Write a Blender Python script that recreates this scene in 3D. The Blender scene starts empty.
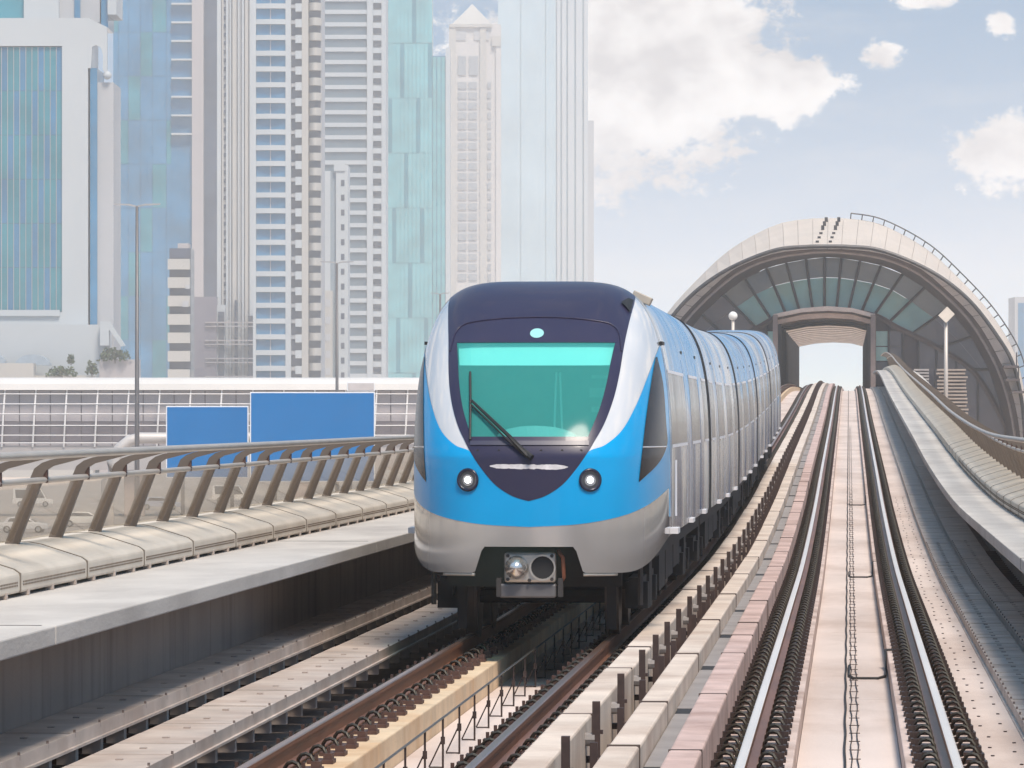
import bpy, math, random
from mathutils import Vector, Matrix, noise as mnoise
random.seed(7)
R = math.radians
# ------------------------------------------------------------------ camera, world, sun, exposure
F = 4750.0                      # focal length in pixels (1024 wide frame)
HOR = 408.0                     # horizon row
YAW = math.atan(337.0 / F)      # the view looks left of the track direction (+Y)
CAMZ = 2.46
HAZE = 0.00034
sc = bpy.context.scene
col = sc.collection
cam_d = bpy.data.cameras.new('camera')
cam = bpy.data.objects.new('camera', cam_d); col.objects.link(cam)
cam.location = (0, 0, CAMZ); cam.rotation_euler = (R(90), 0, YAW)
cam_d.sensor_width = 36; cam_d.lens = F / 1024 * 36
cam_d.shift_y = (HOR - 384) / 1024
cam_d.clip_start = 0.5; cam_d.clip_end = 20000
sc.camera = cam
SUN_EL, SUN_AZ = R(58), R(155)   # azimuth clockwise from +Y: behind the camera, a little right
sund = bpy.data.lights.new('sun', 'SUN'); sund.energy = 5.0; sund.angle = R(16); sund.color = (1, 0.885, 0.76)
suno = bpy.data.objects.new('sun', sund); col.objects.link(suno)
sdir = Vector((math.sin(SUN_AZ) * math.cos(SUN_EL), math.cos(SUN_AZ) * math.cos(SUN_EL), math.sin(SUN_EL)))
suno.rotation_euler = sdir.to_track_quat('Z', 'Y').to_euler()
sc.view_settings.view_transform = 'Standard'; sc.view_settings.look = 'None'
sc.view_settings.gamma = 1; sc.view_settings.exposure = -0.03
sc.view_settings.use_curve_mapping = False
cy = sc.cycles
cy.max_bounces = 8; cy.diffuse_bounces = 3; cy.glossy_bounces = 4; cy.transparent_max_bounces = 24
cy.volume_bounces = 3; cy.use_denoising = True
cy.caustics_reflective = False; cy.caustics_refractive = False

CT, ST = math.cos(YAW), math.sin(YAW)
def P(px, py, D):
    """point seen at a pixel, at distance D along the view axis"""
    x = (px - 512) * D / F; z = (HOR - py) * D / F
    return Vector((x * CT - D * ST, x * ST + D * CT, CAMZ + z))
def view_dir(px, py):
    return (P(px, py, 1000.0) - Vector((0, 0, CAMZ))).normalized()

def build_world():
    w = bpy.data.worlds.new('World'); sc.world = w; w.use_nodes = True
    nt = w.node_tree; N = nt.nodes; L = nt.links; N.clear()
    def n(t, **k):
        o = N.new(t)
        for a, b in k.items(): setattr(o, a, b)
        return o
    def m(op, a, b=None, c=None, clamp=False):
        o = n('ShaderNodeMath', operation=op, use_clamp=clamp)
        for i, v in enumerate((a, b, c)):
            if v is None: continue
            if isinstance(v, (int, float)): o.inputs[i].default_value = v
            else: L.new(v, o.inputs[i])
        return o.outputs[0]
    tc = n('ShaderNodeTexCoord'); sep = n('ShaderNodeSeparateXYZ'); L.new(tc.outputs['Generated'], sep.inputs[0])
    X, Y, Z = sep.outputs
    # clear desert sky: deep blue already a few degrees above the haze
    zb = m('MULTIPLY_ADD', m('MAXIMUM', Z, 0.0), 13.0, 0.01)
    cmb = n('ShaderNodeCombineXYZ'); L.new(X, cmb.inputs[0]); L.new(Y, cmb.inputs[1]); L.new(zb, cmb.inputs[2])
    nrm = n('ShaderNodeVectorMath', operation='NORMALIZE'); L.new(cmb.outputs[0], nrm.inputs[0])
    sky = n('ShaderNodeTexSky', sky_type='NISHITA', sun_disc=False, sun_elevation=SUN_EL, sun_rotation=SUN_AZ,
            air_density=1.0, dust_density=0.2, ozone_density=2.0)
    L.new(nrm.outputs[0], sky.inputs[0])
    hs = n('ShaderNodeHueSaturation'); hs.inputs['Hue'].default_value = 0.475; hs.inputs['Saturation'].default_value = 1.9; hs.inputs['Value'].default_value = 2.6; L.new(sky.outputs[0], hs.inputs['Color'])
    # azimuth / elevation coordinates for clouds
    az = m('ARCTAN2', X, Y); el = m('ARCSINE', Z)
    cc = n('ShaderNodeCombineXYZ'); L.new(az, cc.inputs[0]); L.new(m('MULTIPLY', el, 1.25), cc.inputs[1])
    def noise(scale, detail, rough, off=0.0, vec=None):
        o = n('ShaderNodeTexNoise'); o.inputs['Scale'].default_value = scale; o.inputs['Detail'].default_value = detail
        o.inputs['Roughness'].default_value = rough
        ad = n('ShaderNodeVectorMath', operation='ADD'); L.new(vec or cc.outputs[0], ad.inputs[0]); ad.inputs[1].default_value = (off, off * 0.7, off * 1.3)
        L.new(ad.outputs[0], o.inputs['Vector']); return o.outputs['Fac']
    # blobs: px, py, rx, ry, strength
    blobs = [(640, 30, 120, 70, 1.0), (700, 70, 75, 58, 1.0), (770, 88, 62, 30, 0.95), (810, 78, 24, 22, .85), (600, 90, 130, 90, .95), (690, 105, 60, 40, .8),
             (882, 54, 19, 15, .74), (1002, 22, 15, 13, .7), (925, 0, 26, 9, .78), (1015, 150, 58, 36, .86), (1020, 128, 30, 22, .8),
             (740, 152, 26, 9, .55)]
    tot = None
    for (bx, by, rx, ry, s) in blobs:
        d = view_dir(bx, by); a0 = math.atan2(d.x, d.y); e0 = math.asin(d.z)
        dx = m('MULTIPLY', m('SUBTRACT', az, a0), F / rx); dy = m('MULTIPLY', m('SUBTRACT', el, e0), F / ry)
        r2 = m('ADD', m('MULTIPLY', dx, dx), m('MULTIPLY', dy, dy))
        g = m('MULTIPLY', m('POWER', 2.718, m('MULTIPLY', r2, -0.55)), s)
        tot = g if tot is None else m('MAXIMUM', tot, g)
    nz = noise(110, 10, 0.66); nz2 = noise(38, 5, 0.55, 3.3)
    # unseen cumulus above the frame, cover thickened to whiten the ambient light
    gen = m('MULTIPLY', m('SUBTRACT', noise(7.0, 3, .5, 11.0), 0.46, clamp=True), 4.5)
    gen = m('MULTIPLY', gen, m('GREATER_THAN', el, 0.12))
    field = m('ADD', m('MAXIMUM', tot, gen), m('MULTIPLY', m('SUBTRACT', nz, 0.5), 1.5))
    field = m('ADD', field, m('MULTIPLY', m('SUBTRACT', nz2, 0.5), 0.45))
    mr = n('ShaderNodeMapRange', interpolation_type='SMOOTHSTEP'); L.new(field, mr.inputs['Value'])
    mr.inputs['From Min'].default_value = 0.36; mr.inputs['From Max'].default_value = 0.62
    # thin veil clouds
    st = n('ShaderNodeVectorMath', operation='MULTIPLY'); L.new(cc.outputs[0], st.inputs[0]); st.inputs[1].default_value = (1.0, 3.2, 1.0)
    veil = n('ShaderNodeMapRange', interpolation_type='SMOOTHSTEP'); L.new(noise(30, 6, .6, 7.7, st.outputs[0]), veil.inputs['Value'])
    veil.inputs['From Min'].default_value = 0.42; veil.inputs['From Max'].default_value = 0.8; veil.inputs['To Max'].default_value = 0.28
    # cloud brightness: thicker lower parts are greyer
    shade = n('ShaderNodeMapRange'); L.new(noise(60, 5, .55, 1.9), shade.inputs['Value'])
    shade.inputs['From Min'].default_value = 0.35; shade.inputs['From Max'].default_value = 0.62
    ccol = n('ShaderNodeMixRGB'); L.new(shade.outputs[0], ccol.inputs[0])
    ccol.inputs[1].default_value = (9.0, 8.5, 8.4, 1); ccol.inputs[2].default_value = (16.0, 15.4, 14.8, 1)
    mixv = n('ShaderNodeMixRGB'); L.new(veil.outputs[0], mixv.inputs[0]); L.new(hs.outputs[0], mixv.inputs[1]); mixv.inputs[2].default_value = (9.5, 9.5, 9.5, 1)
    mixc = n('ShaderNodeMixRGB'); L.new(mr.outputs[0], mixc.inputs[0]); L.new(mixv.outputs[0], mixc.inputs[1]); L.new(ccol.outputs[0], mixc.inputs[2])
    bg = n('ShaderNodeBackground'); bg.inputs['Strength'].default_value = 0.075; L.new(mixc.outputs[0], bg.inputs[0])
    out = n('ShaderNodeOutputWorld'); L.new(bg.outputs[0], out.inputs[0])
build_world()

# ------------------------------------------------------------------ materials
MATS = {}
def mat(name, color, rough=0.7, metal=0.0, var=0.12, scale=2.0, bump=0.0, bscale=30.0, streak=0.0, spec=0.5, coat=0.0, color2=None, c2amt=0.5, coords='Object', stretch=(1, 1, 1)):
    """principled material with noise-driven colour variation, fine relief and optional vertical streaks"""
    if name in MATS: return MATS[name]
    ma = bpy.data.materials.new(name); ma.use_nodes = True; nt = ma.node_tree; N = nt.nodes; L = nt.links
    b = N['Principled BSDF']; b.inputs['Roughness'].default_value = rough; b.inputs['Metallic'].default_value = metal
    b.inputs['Specular IOR Level'].default_value = spec; b.inputs['Coat Weight'].default_value = coat; b.inputs['Coat Roughness'].default_value = 0.05
    geo = N.new('ShaderNodeNewGeometry') if coords == 'World' else None
    tc = N.new('ShaderNodeTexCoord')
    src = geo.outputs['Position'] if geo else tc.outputs['Object']
    mp = N.new('ShaderNodeVectorMath'); mp.operation = 'MULTIPLY'; L.new(src, mp.inputs[0]); mp.inputs[1].default_value = stretch
    nz = N.new('ShaderNodeTexNoise'); nz.inputs['Scale'].default_value = scale; nz.inputs['Detail'].default_value = 6; L.new(mp.outputs[0], nz.inputs['Vector'])
    mr = N.new('ShaderNodeMapRange'); mr.inputs['From Min'].default_value = .3; mr.inputs['From Max'].default_value = .7
    L.new(nz.outputs['Fac'], mr.inputs['Value'])
    c = Vector(color)
    mix = N.new('ShaderNodeMixRGB'); L.new(mr.outputs[0], mix.inputs[0])
    mix.inputs[1].default_value = (*(c * (1 - var)), 1); mix.inputs[2].default_value = (*[min(1, x * (1 + var)) for x in c], 1)
    cur = mix.outputs[0]
    if streak > 0:
        mp2 = N.new('ShaderNodeVectorMath'); mp2.operation = 'MULTIPLY'; L.new(src, mp2.inputs[0]); mp2.inputs[1].default_value = (2.5, 2.5, 0.22)
        n2 = N.new('ShaderNodeTexNoise'); n2.inputs['Scale'].default_value = 1.6; n2.inputs['Detail'].default_value = 5; L.new(mp2.outputs[0], n2.inputs['Vector'])
        m2 = N.new('ShaderNodeMapRange'); m2.inputs['From Min'].default_value = .5; m2.inputs['From Max'].default_value = .72; m2.inputs['To Max'].default_value = streak
        L.new(n2.outputs['Fac'], m2.inputs['Value'])
        x2 = N.new('ShaderNodeMixRGB'); L.new(m2.outputs[0], x2.inputs[0]); L.new(cur, x2.inputs[1]); x2.inputs[2].default_value = (*(c * 0.35), 1); cur = x2.outputs[0]
    if color2:
        n3 = N.new('ShaderNodeTexNoise'); n3.inputs['Scale'].default_value = scale * 0.6; n3.inputs['Detail'].default_value = 8; n3.inputs['Roughness'].default_value = .65; L.new(mp.outputs[0], n3.inputs['Vector'])
        m3 = N.new('ShaderNodeMapRange'); m3.inputs['From Min'].default_value = .45; m3.inputs['From Max'].default_value = .65; m3.inputs['To Max'].default_value = c2amt
        L.new(n3.outputs['Fac'], m3.inputs['Value'])
        x3 = N.new('ShaderNodeMixRGB'); L.new(m3.outputs[0], x3.inputs[0]); L.new(cur, x3.inputs[1]); x3.inputs[2].default_value = (*color2, 1); cur = x3.outputs[0]
    L.new(cur, b.inputs['Base Color'])
    if bump > 0:
        nb = N.new('ShaderNodeTexNoise'); nb.inputs['Scale'].default_value = bscale; nb.inputs['Detail'].default_value = 4; L.new(mp.outputs[0], nb.inputs['Vector'])
        bp = N.new('ShaderNodeBump'); bp.inputs['Strength'].default_value = bump; bp.inputs['Distance'].default_value = .02
        L.new(nb.outputs['Fac'], bp.inputs['Height']); L.new(bp.outputs[0], b.inputs['Normal'])
    MATS[name] = ma; return ma
def glass(name, tint, gloss_rough=0.03, ior=1.5, body=0.0, bodycol=(0.3, 0.3, 0.3), fmin=0.0, fmax=1.0):
    """thin architectural glass: tinted see-through plus fresnel mirror, optional milky body"""
    if name in MATS: return MATS[name]
    ma = bpy.data.materials.new(name); ma.use_nodes = True; nt = ma.node_tree; N = nt.nodes; L = nt.links; N.clear()
    t = N.new('ShaderNodeBsdfTransparent'); t.inputs[0].default_value = (*tint, 1)
    g = N.new('ShaderNodeBsdfGlossy'); g.inputs['Roughness'].default_value = gloss_rough; g.inputs[0].default_value = (1, 1, 1, 1)
    d = N.new('ShaderNodeBsdfDiffuse'); d.inputs[0].default_value = (*bodycol, 1)
    m1 = N.new('ShaderNodeMixShader'); m1.inputs[0].default_value = body; L.new(t.outputs[0], m1.inputs[1]); L.new(d.outputs[0], m1.inputs[2])
    lw = N.new('ShaderNodeLayerWeight'); lw.inputs[0].default_value = .5; pw_ = N.new('ShaderNodeMath'); pw_.operation = 'POWER'; pw_.inputs[1].default_value = 5; L.new(lw.outputs['Facing'], pw_.inputs[0])
    f0 = ((ior - 1) / (ior + 1)) ** 2
    mr = N.new('ShaderNodeMapRange'); mr.inputs['To Min'].default_value = max(f0, fmin); mr.inputs['To Max'].default_value = fmax; L.new(pw_.outputs[0], mr.inputs['Value'])
    m2 = N.new('ShaderNodeMixShader'); L.new(mr.outputs[0], m2.inputs[0]); L.new(m1.outputs[0], m2.inputs[1]); L.new(g.outputs[0], m2.inputs[2])
    o = N.new('ShaderNodeOutputMaterial'); L.new(m2.outputs[0], o.inputs[0])
    MATS[name] = ma; return ma
def emit(name, color, s):
    ma = bpy.data.materials.new(name); ma.use_nodes = True; N = ma.node_tree.nodes
    b = N['Principled BSDF']; b.inputs['Base Color'].default_value = (*color, 1)
    b.inputs['Emission Color'].default_value = (*color, 1); b.inputs['Emission Strength'].default_value = s
    MATS[name] = ma; return ma

conc_pink = mat('concrete_pink', (.58, .46, .41), .85, var=.14, scale=1.3, bump=.25, color2=(.28, .18, .14), c2amt=.7, coords='World')
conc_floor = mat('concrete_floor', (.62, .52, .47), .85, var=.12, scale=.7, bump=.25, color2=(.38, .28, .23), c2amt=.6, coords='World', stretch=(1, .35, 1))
conc_cream = mat('concrete_cream', (.64, .54, .46), .8, var=.12, scale=1.1, bump=.2, color2=(.36, .25, .19), c2amt=.6, coords='World')
conc_block = mat('concrete_block', (.55, .40, .36), .85, var=.16, scale=1.5, bump=.3, color2=(.26, .16, .13), c2amt=.65, coords='World')
conc_yel = mat('concrete_stained', (.64, .49, .33), .85, var=.15, scale=1.6, bump=.25, color2=(.52, .30, .14), c2amt=.55, streak=.25, coords='World')
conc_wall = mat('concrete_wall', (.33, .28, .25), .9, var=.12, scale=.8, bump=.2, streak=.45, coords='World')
conc_walk = mat('concrete_walkway', (.53, .495, .46), .85, var=.10, scale=.9, bump=.2, color2=(.33, .30, .28), c2amt=.65, coords='World', stretch=(1, .4, 1))
conc_grey = mat('plate_grey', (.27, .25, .245), .8, var=.14, scale=1.5, bump=.2, coords='World')
cream_cover = mat('cover_cream', (.62, .55, .465), .75, var=.08, scale=1.2, bump=.12, color2=(.42, .35, .28), c2amt=.45, coords='World')
tray_metal = mat('tray_metal', (.49, .42, .375), .65, metal=.0, var=.18, scale=2, bump=.1, color2=(.36, .26, .21), c2amt=.5, coords='World')
rail_rust = mat('rail_rust', (.20, .085, .045), .45, metal=.3, var=.25, scale=3, bump=.1, coords='World', stretch=(1, .15, 1))
rail_head_rust = mat('rail_head_worn', (.42, .24, .17), .28, metal=.85, var=.12, scale=2, coords='World', stretch=(1, .1, 1))
rail_head_shine = mat('rail_head_polished', (.80, .74, .69), .35, metal=.3, var=.06, scale=2, coords='World', stretch=(1, .1, 1))
iron_dark = mat('iron_dark', (.045, .028, .024), .55, metal=.35, var=.3, scale=8)
iron_brown = mat('iron_brown', (.085, .045, .036), .6, metal=.3, var=.3, scale=6)
clip_steel = mat('clip_steel', (.09, .078, .062), .4, metal=.6, var=.2, scale=9)
black_rub = mat('rubber_black', (.02, .018, .018), .7, var=.2)
rail_tan = mat('railing_tan', (.14, .112, .092), .5, metal=.25, var=.1, scale=2, coords='World')
rail_top = mat('railing_top', (.50, .44, .38), .4, metal=.4, var=.08, scale=2, coords='World')
par_glass = glass('parapet_glass', (.95, .92, .87), .1, 1.3, body=.17, bodycol=(.40, .31, .24), fmax=.30)

# ------------------------------------------------------------------ mesh helpers
class MB:
    def __init__(s): s.v = []; s.f = []; s.mi = []
    def quad(s, a, b, c, d, m=0):
        i = len(s.v); s.v += [tuple(a), tuple(b), tuple(c), tuple(d)]; s.f.append((i, i + 1, i + 2, i + 3)); s.mi.append(m)
    def box(s, x0, x1, y0, y1, z0, z1, m=0):
        i = len(s.v)
        s.v += [(x, y, z) for z in (z0, z1) for y in (y0, y1) for x in (x0, x1)]
        for f in ((0, 2, 3, 1), (4, 5, 7, 6), (0, 1, 5, 4), (2, 6, 7, 3), (0, 4, 6, 2), (1, 3, 7, 5)):
            s.f.append(tuple(i + k for k in f)); s.mi.append(m)
        return s
    def loft(s, rings, closed=True, cap=True, m=0):
        """rings: list of equal-length point lists"""
        i = len(s.v); n = len(rings[0])
        for r in rings: s.v += [tuple(p) for p in r]
        for k in range(len(rings) - 1):
            for j in range(n if closed else n - 1):
                a = i + k * n + j; b = i + k * n + (j + 1) % n
                s.f.append((a, b, b + n, a + n)); s.mi.append(m)
        if cap and closed:
            s.f.append(tuple(i + j for j in reversed(range(n)))); s.mi.append(m)
            e = i + (len(rings) - 1) * n
            s.f.append(tuple(e + j for j in range(n))); s.mi.append(m)
        return s
    def tube(s, pts, r, n=8, m=0, cap=True):
        pts = [Vector(p) for p in pts]; rings = []
        rr = r if isinstance(r, (list, tuple)) else [r] * len(pts)
        for k, p in enumerate(pts):
            a = pts[max(0, k - 1)]; b = pts[min(len(pts) - 1, k + 1)]
            t = (b - a).normalized(); up = Vector((0, 0, 1)) if abs(t.z) < .95 else Vector((1, 0, 0))
            e1 = t.cross(up).normalized(); e2 = e1.cross(t)
            rings.append([p + (e1 * math.cos(2 * math.pi * j / n) + e2 * math.sin(2 * math.pi * j / n)) * rr[k] for j in range(n)])
        return s.loft(rings, True, cap, m)
    def disc(s, c, nrm, r, n=20, m=0, r0=0.0):
        c = Vector(c); t = Vector(nrm).normalized(); up = Vector((0, 0, 1)) if abs(t.z) < .95 else Vector((1, 0, 0))
        e1 = t.cross(up).normalized(); e2 = e1.cross(t); i = len(s.v)
        for j in range(n): s.v.append(tuple(c + (e1 * math.cos(2 * math.pi * j / n) + e2 * math.sin(2 * math.pi * j / n)) * r))
        s.f.append(tuple(i + j for j in range(n))); s.mi.append(m); return s
    def grid(s, rows, m=0):
        i = len(s.v); n = len(rows[0])
        for r in rows: s.v += [tuple(p) for p in r]
        for k in range(len(rows) - 1):
            for j in range(n - 1):
                a = i + k * n + j; s.f.append((a, a + 1, a + 1 + n, a + n)); s.mi.append(m)
        return s
    def mesh(s, name, mats, origin=(0, 0, 0), smooth=False):
        me = bpy.data.meshes.new(name); o = Vector(origin)
        me.from_pydata([tuple(Vector(p) - o) for p in s.v], [], s.f)
        for mm in (mats if isinstance(mats, (list, tuple)) else [mats]): me.materials.append(mm)
        if any(s.mi): me.polygons.foreach_set('material_index', s.mi)
        if smooth: me.polygons.foreach_set('use_smooth', [True] * len(me.polygons))
        me.update(); return me
    def build(s, name, mats, parent=None, origin=(0, 0, 0), smooth=False, loc=None, bevel=0.0, auto=None):
        me = s.mesh(name, mats, origin, smooth)
        o = link(name, me, parent, loc if loc is not None else ((0, 0, 0) if parent else origin))
        if bevel:
            b = o.modifiers.new('bevel', 'BEVEL'); b.width = bevel; b.segments = 2; b.limit_method = 'ANGLE'; b.angle_limit = R(40)
        if auto: smooth_by_angle(me, auto)
        return o
def smooth_by_angle(me, deg):
    me.polygons.foreach_set('use_smooth', [True] * len(me.polygons))
    me.set_sharp_from_angle(angle=R(deg))
def link(name, me, parent=None, loc=(0, 0, 0), rz=0.0):
    o = bpy.data.objects.new(name, me); col.objects.link(o); o.location = loc
    if rz: o.rotation_euler = (0, 0, rz)
    if parent: o.parent = parent
    return o
def tag(o, label, cat, group=None):
    o['label'] = label; o['category'] = cat
    if group: o['group'] = group
    return o
def thing(name, label, cat, loc=(0, 0, 0), group=None, rz=0.0):
    return tag(link(name, None, None, loc, rz), label, cat, group)
def structure(o): o['kind'] = 'structure'; return o
def stuff(o): o['kind'] = 'stuff'; return o

# ------------------------------------------------------------------ track geometry
PROF = [(-40, .05), (0, .03), (32, 0), (60, -.05), (79, -.04), (105, .27), (131, .76), (165, 1.37), (198, 1.98), (225, 2.53), (251, 3.10), (275, 3.54), (297, 3.83), (320, 4.0), (350, 4.07), (420, 4.1), (600, 4.1)]
def zp(Y):
    if Y <= PROF[0][0]: return PROF[0][1]
    for i in range(len(PROF) - 1):
        if PROF[i][0] <= Y <= PROF[i + 1][0]:
            p0 = PROF[max(0, i - 1)]; p1 = PROF[i]; p2 = PROF[i + 1]; p3 = PROF[min(len(PROF) - 1, i + 2)]
            h = p2[0] - p1[0]; t = (Y - p1[0]) / h
            m1 = (p2[1] - p0[1]) / (p2[0] - p0[0]); m2 = (p3[1] - p1[1]) / (p3[0] - p1[0])
            return (2 * t**3 - 3 * t**2 + 1) * p1[1] + (t**3 - 2 * t**2 + t) * h * m1 + (-2 * t**3 + 3 * t**2) * p2[1] + (t**3 - t**2) * h * m2
    return PROF[-1][1]
UL, HL = -3.25, 0.09            # left track centre, and how much higher its rails lie
Y0, Y1 = 18.0, 495.0
def frange(a, b, st):
    n = max(1, int(math.ceil((b - a) / st - 1e-6))); return [a + (b - a) * i / n for i in range(n + 1)]
def sweep(mb, sec, ya, yb, step=6.0, m=0, cap=True):
    """sec: list of (u, h) polygon, counter-clockwise seen from -Y"""
    mb.loft([[(u, Y, zp(Y) + h) for (u, h) in sec] for Y in frange(ya, yb, step)], True, cap, m); return mb
def rect(u0, u1, h0, h1): return [(u0, h0), (u1, h0), (u1, h1), (u0, h1)]

# ------------------------------------------------------------------ ground and viaduct (the setting)
GZ = -9.0
sand = mat('sand', (.60, .49, .41), .95, var=.12, scale=.03, color2=(.42, .34, .28), c2amt=.6, coords='World', bump=.2, bscale=2)
asphalt = mat('asphalt', (.30, .275, .26), .9, var=.15, scale=.15, coords='World', bump=.1, bscale=8)
paint_white = mat('paint_white', (.78, .77, .75), .6, var=.05, scale=3)
g = MB(); g.grid([[(-6000 + 1200 * i, -6000 + 1200 * j, GZ) for i in range(11)] for j in range(11)])
structure(g.build('ground', sand))
rd = MB(); rd.quad((-118, -300, GZ + .02), (-62, -300, GZ + .02), (-62, 1500, GZ + .02), (-118, 1500, GZ + .02))
road = structure(rd.build('road', asphalt))
for lane in range(1, 6):
    x = -118 + 56 * lane / 6
    mk = MB()
    for k in range(60): mk.quad((x - .09, 200 + k * 12, GZ + .03), (x + .09, 200 + k * 12, GZ + .03), (x + .09, 204 + k * 12, GZ + .03), (x - .09, 204 + k * 12, GZ + .03))
    mk.build('lane_marking', paint_white, road)
pv = MB(); pv.box(-61.5, -30, -300, 1500, GZ - .2, GZ + .13); structure(pv.build('pavement', mat('paving', (.52, .45, .40), .9, var=.1, scale=.2, coords='World')))

FL = -0.42                       # trough floor below rail head
WALL_L, WALL_R = -6.12, 2.75
# deck: trough floor with its box girder
dk = MB()
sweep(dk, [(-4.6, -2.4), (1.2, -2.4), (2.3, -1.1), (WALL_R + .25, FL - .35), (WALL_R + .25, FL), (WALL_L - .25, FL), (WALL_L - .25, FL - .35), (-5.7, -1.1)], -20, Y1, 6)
deck = structure(dk.build('viaduct_deck', mat('deck_shaded', (.22, .175, .155), .95, var=.2, scale=1.2, bump=.2, coords='World')))  # colour darkened to stand in for deep shade between the beams
for i, Y in enumerate((-2, 33, 68, 103, 138, 173, 208, 243, 278, 313)):
    pr = MB(); top = zp(Y) - 2.35
    pr.loft([[(-1.65 + r * math.cos(a), Y + r * .7 * math.sin(a), z) for a in [k * math.pi / 8 for k in range(16)]] for z, r in ((GZ, 1.0), (top - 2.0, 1.0), (top, 2.2))])
    o = pr.build('viaduct_pier', conc_walk, None, (-1.65, Y, GZ), auto=40); tag(o, '%s flared pier under the viaduct counting from the camera' % ['first', 'second', 'third', 'fourth', 'fifth', 'sixth', 'seventh', 'eighth', 'ninth', 'tenth'][i], 'pier', 'piers under the viaduct') 

# walkways: overhanging slabs on a wall, both sides.  deck level 1.10 above rail
DK = .98
def walkway(side):
    s = -1 if side == 'left' else 1
    edge = -5.38 if s < 0 else 1.72
    wall = WALL_L if s < 0 else WALL_R
    back = -7.6 if s < 0 else 3.9
    root = structure(link('walkway_' + side, None, None, (edge, Y0, 0)))
    joints = [Y0 - 30, 48, 82, 116, 150, 184, 218, 252, 286, 320, 346] if s > 0 else [Y0 - 30, 32, 54, 84, 114, 148, 182, 216, 250, 284, 318, 346]
    for a, b in zip(joints[:-1], joints[1:]):
        m = MB(); u0, u1 = sorted((edge, back))
        sweep(m, rect(u0, u1, DK - .135, DK), a + .012, b - .012, 4)
        m.build('slab', conc_walk, root, root.location, bevel=.012)
        m = MB(); m.box(u0 - .002, u1 - .1, b - .022, b + .022, zp(b) + DK - .14, zp(b) + DK + .003); m.build('joint', mat('joint_dark', (.13, .12, .115), .9), root, root.location)
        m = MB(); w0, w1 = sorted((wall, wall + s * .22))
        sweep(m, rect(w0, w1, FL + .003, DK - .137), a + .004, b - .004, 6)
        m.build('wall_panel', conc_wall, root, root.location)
    return root
walkway('left'); walkway('right')

# rails with fasteners -------------------------------------------------------
def fastener_mesh(s, dark):
    """base plate, shoulder, spring clip on one side (s = +-1) of a rail; origin at rail axis on the plinth"""
    m = MB(); a, b = sorted((s * .085, s * .275))
    m.box(a, b, -.11, .11, 0, .03)
    a, b = sorted((s * .20, s * .265)); m.box(a, b, -.07, .07, .03, .075)
    rings = []                               # arched spring clip
    for k in range(7):
        th = math.pi * (k / 6 * 1.15 - .08); c = Vector((s * .155 + .062 * math.cos(th), -.05 + .02 * k, .055 + .07 * math.sin(th)))
        rad = Vector((math.cos(th), 0, math.sin(th))); q = .014
        rings.append([c + rad * q, c + Vector((0, q, 0)), c - rad * q, c - Vector((0, q, 0))])
    m.loft(rings, True, True, 1)
    m.box(*sorted((s * .22, s * .245)), -.015, .015, .075, .125, 0)
    me = m.mesh('fastener', [iron_dark if dark else iron_brown, clip_steel]); return me
FM = {(s, d): fastener_mesh(s, d) for s in (-1, 1) for d in (0, 1)}
PITCH, NEAR = 0.8, 76.0
def rail(u, h, lab, shiny):
    o0 = Vector((u, Y0, zp(Y0) + h))
    root = thing('steel_rail', lab, 'rail', o0, 'running rails of the two tracks')
    m = MB(); sweep(m, [(u - .075, h - .172), (u + .075, h - .172), (u + .075, h - .16), (u + .012, h - .14), (u + .012, h - .048), (u + .034, h - .036), (u + .034, h - .012), (u - .034, h - .012), (u - .034, h - .036), (u - .012, h - .048), (u - .012, h - .14), (u - .075, h - .16)], Y0, Y1, 4)
    m.build('web', rail_rust, root, o0)
    m = MB(); sweep(m, [(u - .034, h - .0118), (u + .034, h - .0118), (u + .034, h - .006), (u + .022, h), (u - .022, h), (u - .034, h - .006)], Y0, Y1, 4)
    m.build('railhead', rail_head_shine if shiny else rail_head_rust, root, o0)
    for s in (-1, 1):
        far = MB(); fm = FM[(s, 1 if shiny else 0)]
        base = [tuple(v.co) for v in fm.vertices]; faces = [tuple(p.vertices) for p in fm.polygons]; mis = [p.material_index for p in fm.polygons]
        Y = 30.3
        while Y < 345:
            z = zp(Y) + h - .205
            if Y < NEAR:
                link('fastener', fm, root, Vector((u, Y, z)) - o0)
            else:
                i = len(far.v); far.v += [(u + x, Y + y, z + zz) for x, y, zz in base]
                far.f += [tuple(i + k for k in f) for f in faces]; far.mi += mis
            Y += PITCH
        stuff(far.build('fastener_run', [iron_dark if shiny else iron_brown, clip_steel], root, o0))
    return root
rail(.75, 0, 'bright polished right rail of the empty right-hand track', True)
rail(-.75, 0, 'bright polished left rail of the empty right-hand track', True)
rail(UL + .75, HL, 'rusty brown right rail running under the train, beside the cream beam', False)
rail(UL - .75, HL, 'rusty brown left rail running under the train, beside the cable trays', False)

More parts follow.
